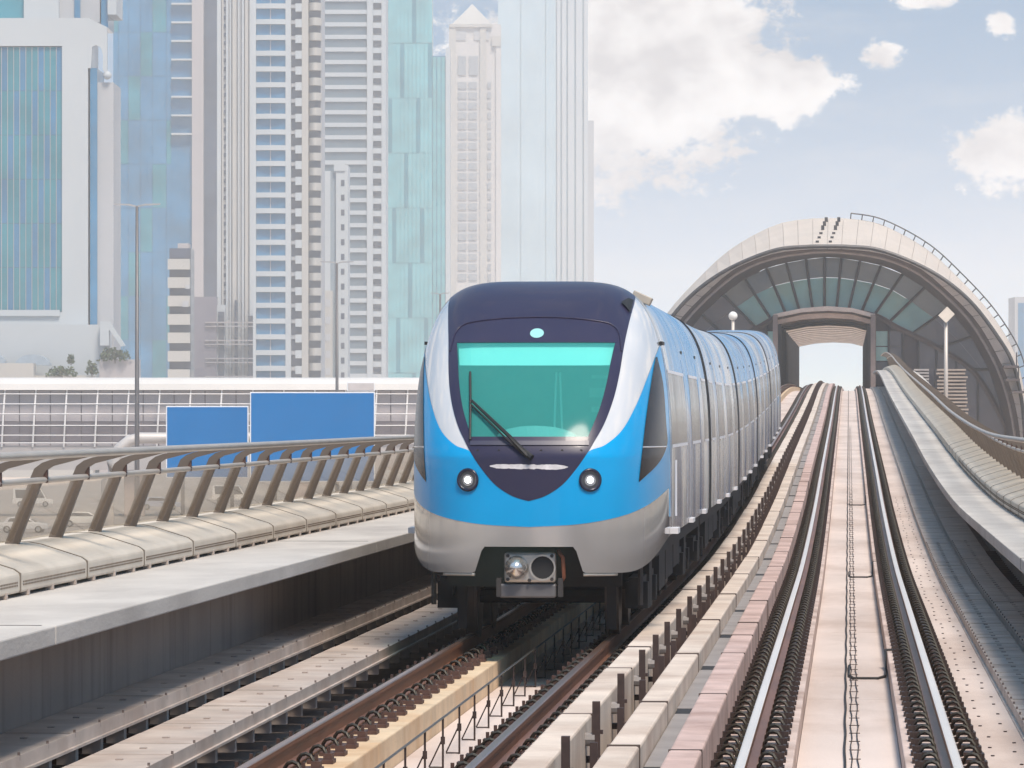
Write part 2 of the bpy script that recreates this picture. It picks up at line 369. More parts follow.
# plinths under the rails, as cast blocks
def plinth(u0, u1, h, lab, ma, step, side_mat=None):
    root = thing('rail_plinth', lab, 'plinth', ((u0 + u1) / 2, Y0, 0), 'concrete plinths under the rails')
    Y = Y0
    while Y < Y1 - 1:
        st = step if Y < 130 else step * 4
        m = MB(); b = min(Y1, Y + st)
        sweep(m, rect(u0, u1, FL + .003, h), Y + .008, b - .008, 5)
        m.build('block', ma, root, root.location, bevel=.012 if Y < 110 else 0); Y = b
    return root
plinth(-1.0, -.42, -.205, 'pinkish concrete plinth under the left rail of the right-hand track', conc_pink, 6.6)
plinth(.42, 1.0, -.205, 'pinkish concrete plinth under the right rail of the right-hand track', conc_pink, 6.6)
plinth(UL + .42, UL + 1.06, HL - .205, 'concrete plinth under the right rail of the train track', conc_pink, 6.6)
plinth(UL - 1.12, UL - .36, HL - .205, 'yellow stained concrete plinth under the left rail of the train track', conc_yel, 4.6)
dm = thing('shade_strip', 'dark strip between the leftmost rusty rail and the cable trays', 'mat', (UL - 1.0, Y0, HL))  # dark strips added to paint deeper shade left of the rail
m = MB(); sweep(m, rect(UL - 1.115, UL - .85, HL - .204, HL - .198), 24, 330, 5); m.build('strip_piece', mat('shade_dark', (.075, .05, .045), .9, var=.3, scale=3, coords='World'), dm, dm.location)
m = MB(); sweep(m, rect(UL - 1.62, UL - 1.125, FL + .003, FL + .02), 24, 330, 5); m.build('strip_piece', MATS['shade_dark'], dm, dm.location)
# right-hand slab beyond the right rail with rows of bolt heads
rs = thing('side_slab', 'pale concrete slab with rows of bolts right of the right-hand track', 'slab', (1.2, Y0, 0))
Y = Y0
while Y < 340:
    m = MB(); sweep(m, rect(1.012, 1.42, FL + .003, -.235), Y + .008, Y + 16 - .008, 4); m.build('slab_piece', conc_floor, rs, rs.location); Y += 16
bl = MB(); bl.loft([[(.015 * math.cos(a), .02 * math.sin(a), z) for a in [k * math.pi / 3 for k in range(6)]] for z in (0, .010)])
bme = bl.mesh('bolt', iron_dark)
for k in range(70):
    for u in (1.14, 1.31):
        Y = 30.6 + k * 1.25 + (.5 if u > 1.2 else 0) + random.uniform(-.2, .2)
        link('bolt', bme, rs, Vector((u + random.uniform(-.03, .03), Y, zp(Y) - .236)) - rs.location)

# cream duct beams, the pink upstand and the grey cover plates between the tracks
seam_dark = mat('seam_dark', (.10, .07, .06), .9, var=.2)
def beam(name, lab, cat, u0, u1, h0, h1, ma, joints, bev=.018, piece='block', gap=.035):
    root = thing(name, lab, cat, ((u0 + u1) / 2, Y0, 0))
    for a, b in zip(joints[:-1], joints[1:]):
        m = MB(); du = random.uniform(-.006, .006); dh = random.uniform(-.006, .004)
        sweep(m, rect(u0 + du, u1 + du, h0, h1 + dh), a + gap, b - gap, 4)
        m.build(piece, ma, root, root.location, bevel=bev)
        if bev > .01 and b < 130:
            m = MB(); m.box(u0 - .003, u1 + .004, b - .03, b + .03, zp(b) + h0, zp(b) + h1 + .005); m.build('joint', seam_dark, root, root.location)
    return root
def jl(first, step, end=342):
    r = [Y0] + first
    while r[-1] < end: r.append(r[-1] + step)
    return r
beam('duct_beam', 'cream concrete duct beam nearest the train, dark posts on its right', 'beam', -2.18, -1.94, FL + .003, .15, conc_cream, jl([28.3, 35.9, 42.5, 46.5, 54.2], 7.6))
beam('duct_beam', 'cream concrete duct beam between the dark posts and the grey plates', 'beam', -1.65, -1.43, FL + .003, .15, conc_cream, jl([25.0, 32.5, 37.5, 45.2], 7.6))
beam('concrete_upstand', 'row of pink concrete blocks along the left of the right-hand track', 'kerb', -1.23, -1.004, FL + .003, .12, conc_block, jl([25.9, 32.5, 39.1, 45.9, 49.7, 52.8, 59.0], 6.6))
beam('cover_plates', 'grey concrete cover plates lying between the cream beam and pink blocks', 'cover', -1.425, -1.235, FL + .003, -.02, conc_grey, jl([25.9, 32.5, 39.1, 45.9], 6.7), .006, 'plate', .40)

sl = bpy.data.objects['cover_plates']
for Y in jl([25.9, 32.5, 39.1, 45.9], 6.7)[1:-1]:
    m = MB(); m.box(-1.42, -1.24, Y - .39, Y + .39, zp(Y) + FL + .004, zp(Y) - .026); m.build('slot_shade', black_rub, sl, sl.location)  # black block painted in as the shade inside the open gap
# dark steel post pairs between the two beams
iron_post = mat('iron_post', (.06, .036, .032), .65, metal=.2, var=.3, scale=6)
def bracket_meshes():
    p = MB(); p.box(-.028, .028, -.035, .035, -.36, .30); p.box(-.028, .05, -.02, .02, .06, .09)
    c = MB(); c.box(-.16, .12, -.03, .03, -.06, -.01)
    q = MB(); q.box(-.026, .026, -.03, .03, -.36, .20); q.tube([(.026, 0, .08), (.075, 0, .08)], .018, 6)
    b = MB(); b.tube([(-.08, 0, .02), (-.01, 0, .02)], .05, 8)
    return p.mesh('post', iron_post), c.mesh('crossbar', iron_dark), q.mesh('short_post', iron_post), b.mesh('insulator', conc_grey)
bm = bracket_meshes()
yb = [31.2, 35.0, 38.8, 42.8, 45.8, 48.7, 52.0]
while yb[-1] < 330: yb.append(yb[-1] + 3.6)
def nth(k): return '%d%s' % (k, 'th' if 10 <= k % 100 <= 20 else {1: 'st', 2: 'nd', 3: 'rd'}.get(k % 10, 'th'))
for ib, Y in enumerate(yb):
    r = thing('steel_bracket', 'dark steel post pair between the cream beams, %s from the camera' % nth(ib + 1), 'bracket', (-1.86, Y, zp(Y)), 'post pairs between the cream beams')
    link('post', bm[0], r, (0, 0, 0)); link('crossbar', bm[1], r, (.02, .10, -.1)); link('short_post', bm[2], r, (.14, .85, 0)); link('insulator', bm[3], r, (0, 0, 0))

# cable trays
tray_grip = mat('tray_grip', (.36, .30, .27), .6)
tray_dark = mat('tray_dark', (.20, .16, .145), .6, metal=.2)
def tray(u0, u1, h, lab, s, lid=1.15):
    root = thing('cable_tray', lab, 'cable tray', ((u0 + u1) / 2, Y0, 0), 'cable trays along the walls')
    uf = u1 if s < 0 else u0                 # edge towards the track
    Y = 27.0; k = 0
    while Y < 330:
        L = lid if Y < 110 else lid * 4
        m = MB(); dh = random.uniform(-.004, .004)
        sweep(m, rect(u0, u1, h - .012 + dh, h + dh), Y + .022, Y + L - .022, 3)
        o = m.build('lid', tray_metal, root, root.location)
        if Y < 90:
            m = MB(); c = (u0 + u1) / 2; m.box(c - .025, c + .025, Y + L * .5 - .03, Y + L * .5 + .03, zp(Y + L * .5) + h + dh + .001, zp(Y + L * .5) + h + .010)
            m.build('handle', tray_grip, o, root.location)
            m = MB(); a, b = sorted((uf, uf + s * .14)); zz = zp(Y + .2) + h
            m.box(a, b, Y + .15, Y + .27, zz - .24, zz - .115)
            m.build('support', tray_metal if s < 0 else iron_dark, root, root.location)
            m = MB(); m.tube([(uf - s * .012, Y + .02, zz - .03), (uf - s * .012, Y + .02, zz + .025)], .010, 5); m.build('peg', tray_dark, root, root.location)
            m = MB(); w = WALL_L if s < 0 else WALL_R
            a, b = sorted((uf + s * .14, w)); m.box(a, b, Y + .17, Y + .25, zz - .24, zz - .18); m.build('bracket_arm', iron_brown, root, root.location)
        Y += L
    m = MB(); a, b = sorted((uf, uf - s * .02)); sweep(m, rect(a, b, h - .105, h + .004), 27, 330, 4); m.build('side_rail', tray_metal, root, root.location)
    m = MB(); a, b = sorted((uf - s * .02, uf - s * .045)); sweep(m, rect(a, b, h - .11, h - .09), 27, 330, 4); m.build('lip', tray_metal, root, root.location)
    return root
tray(-5.43, -4.87, HL - .12, 'lower lidded cable tray left of the train track, nearest the rusty rail', -1)
tray(-6.08, -5.58, HL + .03, 'upper lidded cable tray against the wall under the left walkway', -1)
tray(1.46, 1.86, -.13, 'lidded cable tray right of the right-hand track, nearest the bolted slab', 1, .75)
tray(1.94, 2.42, -.10, 'lidded cable tray under the right walkway, against the wall', 1, .75)

# cream duct covers and railings on the walkways
post_dark = mat('post_shade', (.30, .245, .20), .5, metal=.3, var=.1, scale=2)
perf = mat('perforation', (.16, .12, .09), .9, var=.1)
def parapet(side):
    s = -1 if side == 'left' else 1
    off = -3.25 if s < 0 else .0
    X = lambda a: off + s * a                # a measured outwards from the track centre
    fa = 3.27 if s < 0 else 2.37
    tw = ('left', 'train') if s < 0 else ('right', 'empty track')
    root = thing('duct_cover', 'row of cream duct cover boxes along the %s walkway' % tw[0], 'duct cover', (X(fa), Y0, DK))
    Y = 20.6
    while Y < 335:
        b = Y + 3.3; sec = [(fa, .03), (fa, .18), (fa + .05, .215), (fa + .40, .325), (fa + .51, .345), (fa + .80, .345), (fa + .80, .03)]
        sec = [(X(a), DK + h) for a, h in sec]
        if s > 0: pass
        else: sec = sec[::-1]
        m = MB(); m.loft([[(u, yy, zp(yy) + h + dh) for u, h in sec] for yy in (Y + .012, Y + 1.65, b - .012) for dh in (0,)])
        o = m.build('cover', cream_cover, root, root.location, bevel=.02 if Y < 110 else 0)
        if Y < 110:
            m = MB(); m.loft([[(u + (.004 if s < 0 else -.004), yy, zp(yy) + h + .004) for u, h in sec] for yy in (b - .02, b + .02)]); m.build('joint', mat('cover_joint', (.20, .165, .13), .9), root, root.location)
        if Y < 100:
            m = MB()
            for k in range(44):
                yy = Y + .12 + k * .07
                for hh in (.085, .108): 
                    a, bb = sorted((X(fa), X(fa - .004))); m.box(a, bb, yy, yy + .035, zp(yy) + DK + hh, zp(yy) + DK + hh + .014)
            stuff(m.build('vent_slots', perf, o, root.location))
            for k in range(3):
                yy = Y + .35 + k * 1.15; m = MB(); a, bb = sorted((X(fa - .006), X(fa + .06))); m.box(a, bb, yy, yy + .06, zp(yy) + DK + .002, zp(yy) + DK + .05)
                m.build('foot', tray_metal, root, root.location)
        Y = b
    # railing
    rr = thing('glazed_railing', 'tan railing with leaning posts and glass panels along the %s walkway' % tw[0], 'railing', (X(fa + .5), Y0, DK))
    pa = fa + .51; Y = 20.0; k = 0
    while Y < 335:
        z = zp(Y) + DK; m = MB()
        path = [(pa + .05, .30), (pa - .18, .90), (pa - .20, .955), (pa - .245, 1.0), (pa - .31, 1.03), (pa - .62, 1.10)]
        hw = [.055, .05, .048, .036, .028, .018]
        rings = []
        for (a, h), w in zip(path, hw):
            rings.append((a, h, w))
        rs_ = []
        for j, (a, h, w) in enumerate(rings):
            a0, h0, _ = rings[max(0, j - 1)]; a1, h1, _ = rings[min(len(rings) - 1, j + 1)]
            t = Vector((a1 - a0, h1 - h0)).normalized(); nn = Vector((-t.y, t.x)) * w
            rs_.append([(X(a + nn.x), Y - .04, z + h + nn.y), (X(a - nn.x), Y - .04, z + h - nn.y), (X(a - nn.x), Y + .04, z + h - nn.y), (X(a + nn.x), Y + .04, z + h + nn.y)])
        m.loft(rs_); m.build('post', rail_tan, rr, rr.location)
        if Y < 90:
            m = MB(); m.box(*sorted((X(pa - .27), X(pa - .20))), Y - .03, Y + .03, z + .86, z + .97); m.build('clamp', iron_brown, rr, rr.location)
        b = Y + 2.2
        m = MB(); za, zb = zp(Y) + DK, zp(b) + DK
        q = lambda a, h, yy, zz: (X(a), yy, zz + h)
        m.loft([[q(pa + .02, .365, Y + .07, za), q(pa + .03, .365, Y + .07, za), q(pa - .18, .875, Y + .07, za), q(pa - .19, .875, Y + .07, za)],
                [q(pa + .02, .365, b - .07, zb), q(pa + .03, .365, b - .07, zb), q(pa - .18, .875, b - .07, zb), q(pa - .19, .875, b - .07, zb)]])
        m.build('glass_panel', par_glass, rr, rr.location)
        Y = b
    ys = frange(20, 335, 3)
    m = MB(); m.tube([(X(pa - .63), y, zp(y) + DK + 1.115) for y in ys], .034, 8); m.build('top_rail', rail_top, rr, rr.location, smooth=True)
    m = MB(); m.tube([(X(pa - .245), y, zp(y) + DK + .885) for y in ys], .026, 8); m.build('mid_rail', rail_top, rr, rr.location, smooth=True)
parapet('left'); parapet('right')

# guide wire on thin stands between the train rails
gw = thing('guide_wire', 'thin wire on slim triangular stands between the rusty rails', 'wire', (UL + .22, 30, FL))
ww = []
for k in range(26):
    Y = 31.0 + k * 1.62; z = zp(Y) + FL + .036; u = UL + .05 - .002 * k
    m = MB(); m.tube([(u, Y, z), (u, Y, z + .40)], .009, 5); m.tube([(u, Y, z + .24), (u - .11, Y, z + .01)], .006, 4); m.tube([(u - .11, Y, z + .008), (u, Y, z + .008)], .006, 4)
    m.box(u - .016, u + .016, Y - .016, Y + .016, z + .19, z + .25)
    m.build('stand', iron_dark, gw, gw.location); ww.append((u, Y, z + .40))
m = MB(); m.tube(ww, .010, 5); m.build('wire', clip_steel, gw, gw.location)
# cable run and rod grid in the middle of the right track
lc = thing('cable_run', 'dark cable and rod ladder along the middle of the right-hand track', 'cable', (0, 30, FL))
ys = frange(29, 335, .55)
m = MB(); m.tube([(-.035 + .004 * math.sin(y * 1.7), y, zp(y) + FL + .052) for y in ys], .011, 5); m.build('cable', black_rub, lc, lc.location)
for off in (.02, .075):
    m = MB(); m.tube([(off + .008 * math.sin(y * 2.3 + off * 50), y, zp(y) + FL + .05) for y in frange(29, 200, .8)], .005, 4); m.build('rod', iron_dark, lc, lc.location)
for k in range(90):
    y = 30 + k * 1.05; m = MB(); m.tube([(.0, y, zp(y) + FL + .06), (.095, y, zp(y) + FL + .06)], .004, 4)
    m.build('rung', iron_dark, lc, lc.location)
for y in (50.5, 80.5, 116):
    m = MB(); pts = [(-.0, y + 2.4, zp(y) + FL + .052), (.0, y + .5, zp(y) + FL + .052), (.05, y, zp(y) + FL + .052), (.30, y, zp(y) + FL + .052), (.385, y + .4, zp(y) + FL + .052), (.40, y + 1.6, zp(y) + FL + .05), (.405, y + 2.4, zp(y) - .19), (.6, y + 2.5, zp(y) - .185)]
    m.tube(pts, .014, 5); m.build('bond_cable', black_rub, lc, lc.location)
# joints across the middle channel are separate floor slabs
for nm, u0, u1, lab in (('channel_floor', -.415, .415, 'pale floor slabs between the rails of the right-hand track'), ('channel_floor', UL - .355, UL + .415, 'pale floor slabs between the rusty rails of the train track')):
    r = thing(nm, lab, 'floor', ((u0 + u1) / 2, Y0, FL))
    Y = Y0
    while Y < 340:
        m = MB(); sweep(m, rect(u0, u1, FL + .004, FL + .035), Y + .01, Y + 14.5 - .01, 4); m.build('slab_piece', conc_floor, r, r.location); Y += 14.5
# ------------------------------------------------------------------ the metro train
YN = 48.2; W = 1.35; NS_ = 2.4; ZB, ZT = 1.5, 3.75
train_silver = None
def sfun(x, z):
    q = (abs(x) / W) ** 5 + (max(0.0, z - ZB) / (ZT - ZB)) ** 3
    A = .68 * max(0.0, (z - 1.9) / 1.2) ** 1.2 + .10 * x * x
    return A + (NS_ - A) * (1 - math.sqrt(max(0.0, 1 - q)))
def xside(z):
    return W * max(0.0, 1 - (max(0.0, z - ZB) / (ZT - ZB)) ** 3) ** .2
TORG = Vector((UL, YN, zp(YN) + HL))
def TP(x, s, z):
    Y = YN + s
    return Vector((UL + x, Y, zp(Y) + HL + z))
def NP(x, z, off=0.0):
    s = sfun(x, z)
    if off:
        e = 1e-3; xs = max(-W + e, min(W - e, x)); 
        gx = (sfun(xs + e, z) - sfun(xs - e, z)) / (2 * e); gz = (sfun(x, z + e) - sfun(x, z - e)) / (2 * e)
        gx = max(-12, min(12, gx)); gz = max(-12, min(12, gz))
        n = Vector((gx, -1, gz)).normalized()
        return TP(x + n.x * off, s + n.y * off, z + n.z * off)
    return TP(x, s, z)
def topix(p):
    xc = p.x * CT + p.y * ST; d = -p.x * ST + p.y * CT
    return 512 + F * xc / d, HOR - F * (p.z - CAMZ) / d
def nose(px, py):
    """which point (x, z) of the nose surface is seen at a pixel"""
    z = 2.4 - (py - HOR) / 98
    for _ in range(12):
        lo, hi = -W + 1e-4, W - 1e-4
        zc = min(z, ZT - .005)
        lim = xside(zc) - 1e-4; lo, hi = -lim, lim
        for _k in range(40):
            mid = (lo + hi) / 2
            if topix(TP(mid, sfun(mid, zc), zc))[0] < px: lo = mid
            else: hi = mid
        x = (lo + hi) / 2; z += (topix(TP(x, sfun(x, zc), zc))[1] - py) / 98
        z = max(.6, min(ZT - .003, z))
    return x, z
def interp(pts, t):
    if t <= pts[0][0]: return pts[0][1]
    for (a, b), (c, d) in zip(pts[:-1], pts[1:]):
        if t <= c: return b + (d - b) * (t - a) / (c - a) if c > a else d
    return pts[-1][1]
def smooth_curve(pts, n=60):
    """catmull-rom resample of (key, value) pairs, key rising"""
    out = []
    for i in range(len(pts) - 1):
        p0 = pts[max(0, i - 1)]; p1 = pts[i]; p2 = pts[i + 1]; p3 = pts[min(len(pts) - 1, i + 2)]
        for k in range(10):
            t = k / 10
            f = lambda a, b, c, d: .5 * (2 * b + (c - a) * t + (2 * a - 5 * b + 4 * c - d) * t * t + (3 * b - a - 3 * c + d) * t**3)
            out.append((f(p0[0], p1[0], p2[0], p3[0]), f(p0[1], p1[1], p2[1], p3[1])))
    out.append(pts[-1]); return out
# outlines read off the right half of the nose (the left half mirrors it)
cNS = [nose(*p) for p in ((588, 452), (594, 442), (604, 424), (613, 400), (619, 375), (624, 345), (629, 322), (634, 304))]
cV = [nose(*p) for p in ((528, 501), (545, 496), (562, 485), (576, 469), (588, 452))]; cV[0] = (0.0, cV[0][1])
cBS = [nose(*p) for p in ((588, 452), (605, 445), (622, 430), (636, 405), (647, 378), (655, 357), (661, 345))]
cSK = [nose(*p) for p in ((528, 527), (570, 525), (600, 521), (625, 515), (642, 508), (655, 500), (663, 493))]; cSK[0] = (0.0, cSK[0][1])
cG = [nose(*p) for p in ((588, 437), (599, 410), (606, 385), (611, 360), (615, 343))]
navy_half = smooth_curve([(z, x) for x, z in cV] + [(z, x) for x, z in cNS[1:]])      # z -> half width
glass_half = smooth_curve([(z, x) for x, z in cG])
qn = lambda p: (p[0] / xside(p[1]), p[1])
blue_top = smooth_curve([qn(p) for p in cV + cBS[1:]] + [(1.0, max(p[1] for p in cBS) + .10)])       # share of half width -> z
skirt_top = smooth_curve([qn(p) for p in cSK] + [(1.0, cSK[-1][1] + .05)])
print('CURVES', [tuple(round(c, 3) for c in qn(p)) for p in cBS], [tuple(round(c, 3) for c in p) for p in cNS])
def bottom(x):                      # lower edge of the nose with the coupler cut-out and rounded corners
    a = abs(x)
    if a < .47: return .99
    if a < .555: return .99 - .27 * (a - .47) / .085
    if a < .9: return .72
    return .72 + .33 * ((a - .9) / .45) ** 3.0

nose_silver = mat('nose_silver', (.72, .71, .71), .18, metal=.25, var=.04, scale=1.2, coat=.6)
nose_blue = mat('nose_blue', (.0, .32, .68), .3, var=.05, scale=1.5, coat=.25, spec=.25)
nose_navy = mat('nose_navy', (.030, .028, .062), .3, var=.08, scale=1.5, coat=.12, spec=.25)
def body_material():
    """silver film-covered side: glossy with vertical ripples; sky-blue shoulder patches and streaks are reflections put into the colour"""
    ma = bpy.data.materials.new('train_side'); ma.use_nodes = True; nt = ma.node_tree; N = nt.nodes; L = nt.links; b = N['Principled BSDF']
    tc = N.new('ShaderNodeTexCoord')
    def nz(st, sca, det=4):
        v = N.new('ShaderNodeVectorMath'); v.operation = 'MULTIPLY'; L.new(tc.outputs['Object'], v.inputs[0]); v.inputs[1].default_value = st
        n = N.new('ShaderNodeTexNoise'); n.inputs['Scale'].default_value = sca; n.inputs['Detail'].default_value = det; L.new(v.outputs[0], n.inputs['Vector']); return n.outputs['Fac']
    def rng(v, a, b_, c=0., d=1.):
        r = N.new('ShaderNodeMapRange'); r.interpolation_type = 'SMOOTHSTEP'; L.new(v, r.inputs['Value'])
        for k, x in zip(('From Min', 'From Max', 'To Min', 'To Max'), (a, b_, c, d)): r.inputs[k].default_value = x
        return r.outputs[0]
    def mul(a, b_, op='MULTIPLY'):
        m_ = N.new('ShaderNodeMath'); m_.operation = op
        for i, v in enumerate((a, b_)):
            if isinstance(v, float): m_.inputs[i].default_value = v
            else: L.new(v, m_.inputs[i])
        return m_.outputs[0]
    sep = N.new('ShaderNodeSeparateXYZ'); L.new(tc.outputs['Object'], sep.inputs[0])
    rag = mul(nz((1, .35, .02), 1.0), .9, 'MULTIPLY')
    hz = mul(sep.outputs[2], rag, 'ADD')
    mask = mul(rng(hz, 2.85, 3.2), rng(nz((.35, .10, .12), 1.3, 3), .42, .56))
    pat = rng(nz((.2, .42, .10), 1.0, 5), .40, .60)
    base = N.new('ShaderNodeMixRGB'); L.new(pat, base.inputs[0]); base.inputs[1].default_value = (.19, .25, .40, 1); base.inputs[2].default_value = (.88, .84, .80, 1)  # dark and pale base tones painted as streaky reflections
    mx = N.new('ShaderNodeMixRGB'); L.new(mask, mx.inputs[0]); L.new(base.outputs[0], mx.inputs[1]); mx.inputs[2].default_value = (.10, .42, .76, 1)  # blue of the reflected sky, painted in patches
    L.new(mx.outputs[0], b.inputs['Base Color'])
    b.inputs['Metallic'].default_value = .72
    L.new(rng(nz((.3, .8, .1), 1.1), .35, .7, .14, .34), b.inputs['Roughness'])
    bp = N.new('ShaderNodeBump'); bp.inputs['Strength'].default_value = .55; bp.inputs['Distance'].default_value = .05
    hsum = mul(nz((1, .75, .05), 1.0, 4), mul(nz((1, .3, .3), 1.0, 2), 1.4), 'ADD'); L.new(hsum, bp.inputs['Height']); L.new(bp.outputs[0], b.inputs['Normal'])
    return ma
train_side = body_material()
seal = mat('seal_black', (.012, .012, .014), .6, var=.1)
under_dark = mat('underframe_dark', (.018, .017, .019), .8, var=.25, scale=3)
wind_glass = glass('windscreen_glass', (.48, .94, .91), .12, 1.2, body=.30, bodycol=(.10, .64, .60), fmin=.0)
side_glass = mat('cab_window_dark', (.012, .010, .014), .25, spec=.12, var=.1)

train = thing('metro_train', 'blue and silver five-car metro train with teal windscreen on the left track', 'train', TORG)
T = lambda mb, name, ma, par=None, **k: mb.build(name, ma, par or train, TORG, **k)

# --- nose shell (silver base)
def inside_navy(x, z, inset=.05):
    return z > cV[0][1] + inset * 2 and abs(x) < interp(navy_half, z) - inset
m = MB(); cols = [math.sin(k / 60 * math.pi / 2) * (W - 1e-4) for k in range(-60, 61)]; rows = 26
rows_pts = []
for j in range(rows + 1):
    rows_pts.append([(x, bottom(x) + (ZB - bottom(x)) * j / rows) for x in cols])
def add_filtered(rows_xz, off=0.0):
    i = len(m.v); n = len(rows_xz[0])
    for r in rows_xz: m.v += [tuple(NP(x, z, off)) for x, z in r]
    for k in range(len(rows_xz) - 1):
        for j in range(n - 1):
            q = [rows_xz[k][j], rows_xz[k][j + 1], rows_xz[k + 1][j + 1], rows_xz[k + 1][j]]
            if all(inside_navy(x, z) for x, z in q): continue
            a = i + k * n + j; m.f.append((a, a + 1, a + 1 + n, a + n)); m.mi.append(0)
add_filtered(rows_pts)
T(m, 'skirt', mat('skirt_silver', (.52, .50, .49), .14, metal=.6, var=.06, scale=1.5, coat=.5), smooth=True)
m = MB()
# upper part: polar fan from the belt centre to the body section
sec_t = []
for k in range(61): sec_t.append((W * math.cos(0), ZB) if k == 0 else None)
def section(n=96):
    pts = []
    for k in range(n + 1):
        a = math.pi * k / n; c, s = math.cos(a), math.sin(a)
        # solve (|x|/W)^5 + (h/2.25)^3 = 1 along a warped direction
        x = W * math.copysign(abs(c) ** .4, c); h = (ZT - ZB) * abs(s) ** (2 / 3)
        pts.append((x, ZB + h))
    return pts
SEC = section()
fan = []
for k in range(49):
    r = math.sin(k / 48 * math.pi / 2); r = r * .9999
    fan.append([(x * r, ZB + (z - ZB) * r) for x, z in SEC])
add_filtered(fan)
shell = T(m, 'nose_shell', nose_silver, smooth=True)
# --- blue panel
m = MB(); cs = [math.sin(k / 90 * math.pi / 2) * .99985 for k in range(-90, 91)]; g_ = []
for j in range(41):
    row = []
    for q in cs:
        z = interp(skirt_top, abs(q)) + (interp(blue_top, abs(q)) - interp(skirt_top, abs(q))) * j / 40; row.append(NP(q * xside(z), z, .004))
    g_.append(row)
m.grid(g_); T(m, 'blue_panel', nose_blue, smooth=True)
# --- navy mask with the windscreen opening
m = MB(); zg0, zg1 = cG[0][1], cG[-1][1]; zv = cV[0][1]
zs = sorted([zv + .0005] + [zv + (zg0 - zv) * (k / 30) ** 1.3 for k in range(1, 31)] + [zg0 + (zg1 - zg0) * k / 40 for k in range(1, 41)] + [zg1 + (3.747 - zg1) * (1 - (1 - k / 40) ** 2) for k in range(1, 41)])
def nh(z): return min(interp(navy_half, z), xside(z) - .0005) if z > zv + .001 else .003
def mrow(z, x0, x1, n=24): return [NP(x0 + (x1 - x0) * k / n, z, .008) for k in range(n + 1)]
low = [z for z in zs if z <= zg0 + 1e-6]; mid = [z for z in zs if zg0 - 1e-6 <= z <= zg1 + 1e-6]; top = [z for z in zs if z >= zg1 - 1e-6]
m.grid([mrow(z, -nh(z), nh(z), 48) for z in low]); m.grid([mrow(z, -nh(z), nh(z), 48) for z in top])
for s in (-1, 1): m.grid([mrow(z, s * interp(glass_half, z), s * nh(z), 10) for z in mid])
mask = T(m, 'windscreen_mask', nose_navy, smooth=True)
# gasket line arching above the screen, and the trim strip with rivets under it
gk = [nose(*p) for p in ((621, 352), (619, 335), (612, 326), (598, 322), (570, 319), (541, 318))]
gpts = [(x, z) for x, z in gk]; gpts = gpts + [(-x, z) for x, z in gk[::-1][1:]]
m = MB(); m.tube([NP(x, z, .012) for x, z in smooth_curve(gpts)], .010, 6); T(m, 'gasket', nose_navy, mask, smooth=True)
m = MB(); zl = nose(530, 443)[1]; hw = interp(navy_half, zl) - .05
m.grid([[NP(-hw + 2 * hw * k / 30, z, o) for k in range(31)] for z, o in ((zl - .03, .009), (zl - .028, .02), (zl + .015, .02), (zl + .018, .009))]); T(m, 'trim_strip', mat('trim_navy', (.05, .05, .085), .35, var=.1), mask)
for px in (478, 499, 520, 541, 562, 581):
    x, z = nose(px, 451); m = MB(); p = NP(x, z, .009); m.disc(p, (0, -1, .1), .014, 8); T(m, 'rivet', seal, mask)
# pale rubbed-out streak across the chin, brushed on the navy
x0, z0 = nose(490, 466); x1, z1 = nose(568, 467)
m = MB(); rws = [[], []]
for k in range(61):
    t = k / 60; x = x0 + (x1 - x0) * t; z = z0 + (z1 - z0) * t
    h = .026 * min(1, t * 9 + .15, (1 - t) * 9 + .15) * (1 + .25 * mnoise.noise((k * .37, 1.5, 0)) + .15 * mnoise.noise((k * .9, 7.5, 0)))
    rws[0].append(NP(x, z - h, .0095)); rws[1].append(NP(x, z + h * .8, .0095))
m.grid(rws); T(m, 'pale_streak', mat('streak_white', (.62, .60, .62), .5, var=.2, scale=12), mask)
# --- windscreen glass
m = MB(); zz = [zg0 + .001 + (zg1 - zg0 - .002) * k / 40 for k in range(41)]
m.grid([[NP(-h + 2 * h * k / 40, z, .003) for k in range(41)] for z in zz for h in (interp(glass_half, z) + .015,)])
ws = T(m, 'windscreen', wind_glass, smooth=True)
# oval sensor above the screen
m = MB(); x, z = nose(537, 334); p = NP(x, z, .012)
i0 = len(m.v); m.v += [tuple(NP(x + .072 * math.cos(a), z + .05 * math.sin(a), .012)) for a in [k * math.pi / 12 for k in range(24)]]; m.f.append(tuple(range(i0, i0 + 24))); m.mi.append(0)
T(m, 'sensor_window', mat('sensor_teal', (.30, .62, .60), .15, var=.05, coat=.5), mask)
# dark camera notch at the upper right of the mask
m = MB(); pts = [nose(*p) for p in ((620, 304), (627, 300), (632, 302), (629, 314), (625, 309))]
i0 = len(m.v); m.v += [tuple(NP(x, z, .03)) for x, z in pts]; m.f.append(tuple(range(i0, i0 + len(pts)))); m.mi.append(0); T(m, 'camera_notch', seal, mask)
# --- wiper
def npx(px, py, off): x, z = nose(px, py); return NP(x, z, off)
m = MB(); m.tube([npx(471, 374, .03), npx(471.5, 404, .035), npx(471, 441, .03)], .012, 6); wb = T(m, 'wiper_blade', seal, ws)
m = MB(); m.tube([npx(528, 457, .05), npx(510, 440, .08), npx(473, 404, .06)], [.03, .02, .014], 6); T(m, 'wiper_arm', seal, ws)
m = MB(); m.tube([npx(523, 455, .04), npx(505, 440, .07), npx(473, 408, .05)], .009, 6); T(m, 'wiper_link', seal, ws)
m = MB(); m.tube([npx(523, 452, .03), npx(532, 458, .06)], .034, 8); T(m, 'wiper_hub', seal, ws)
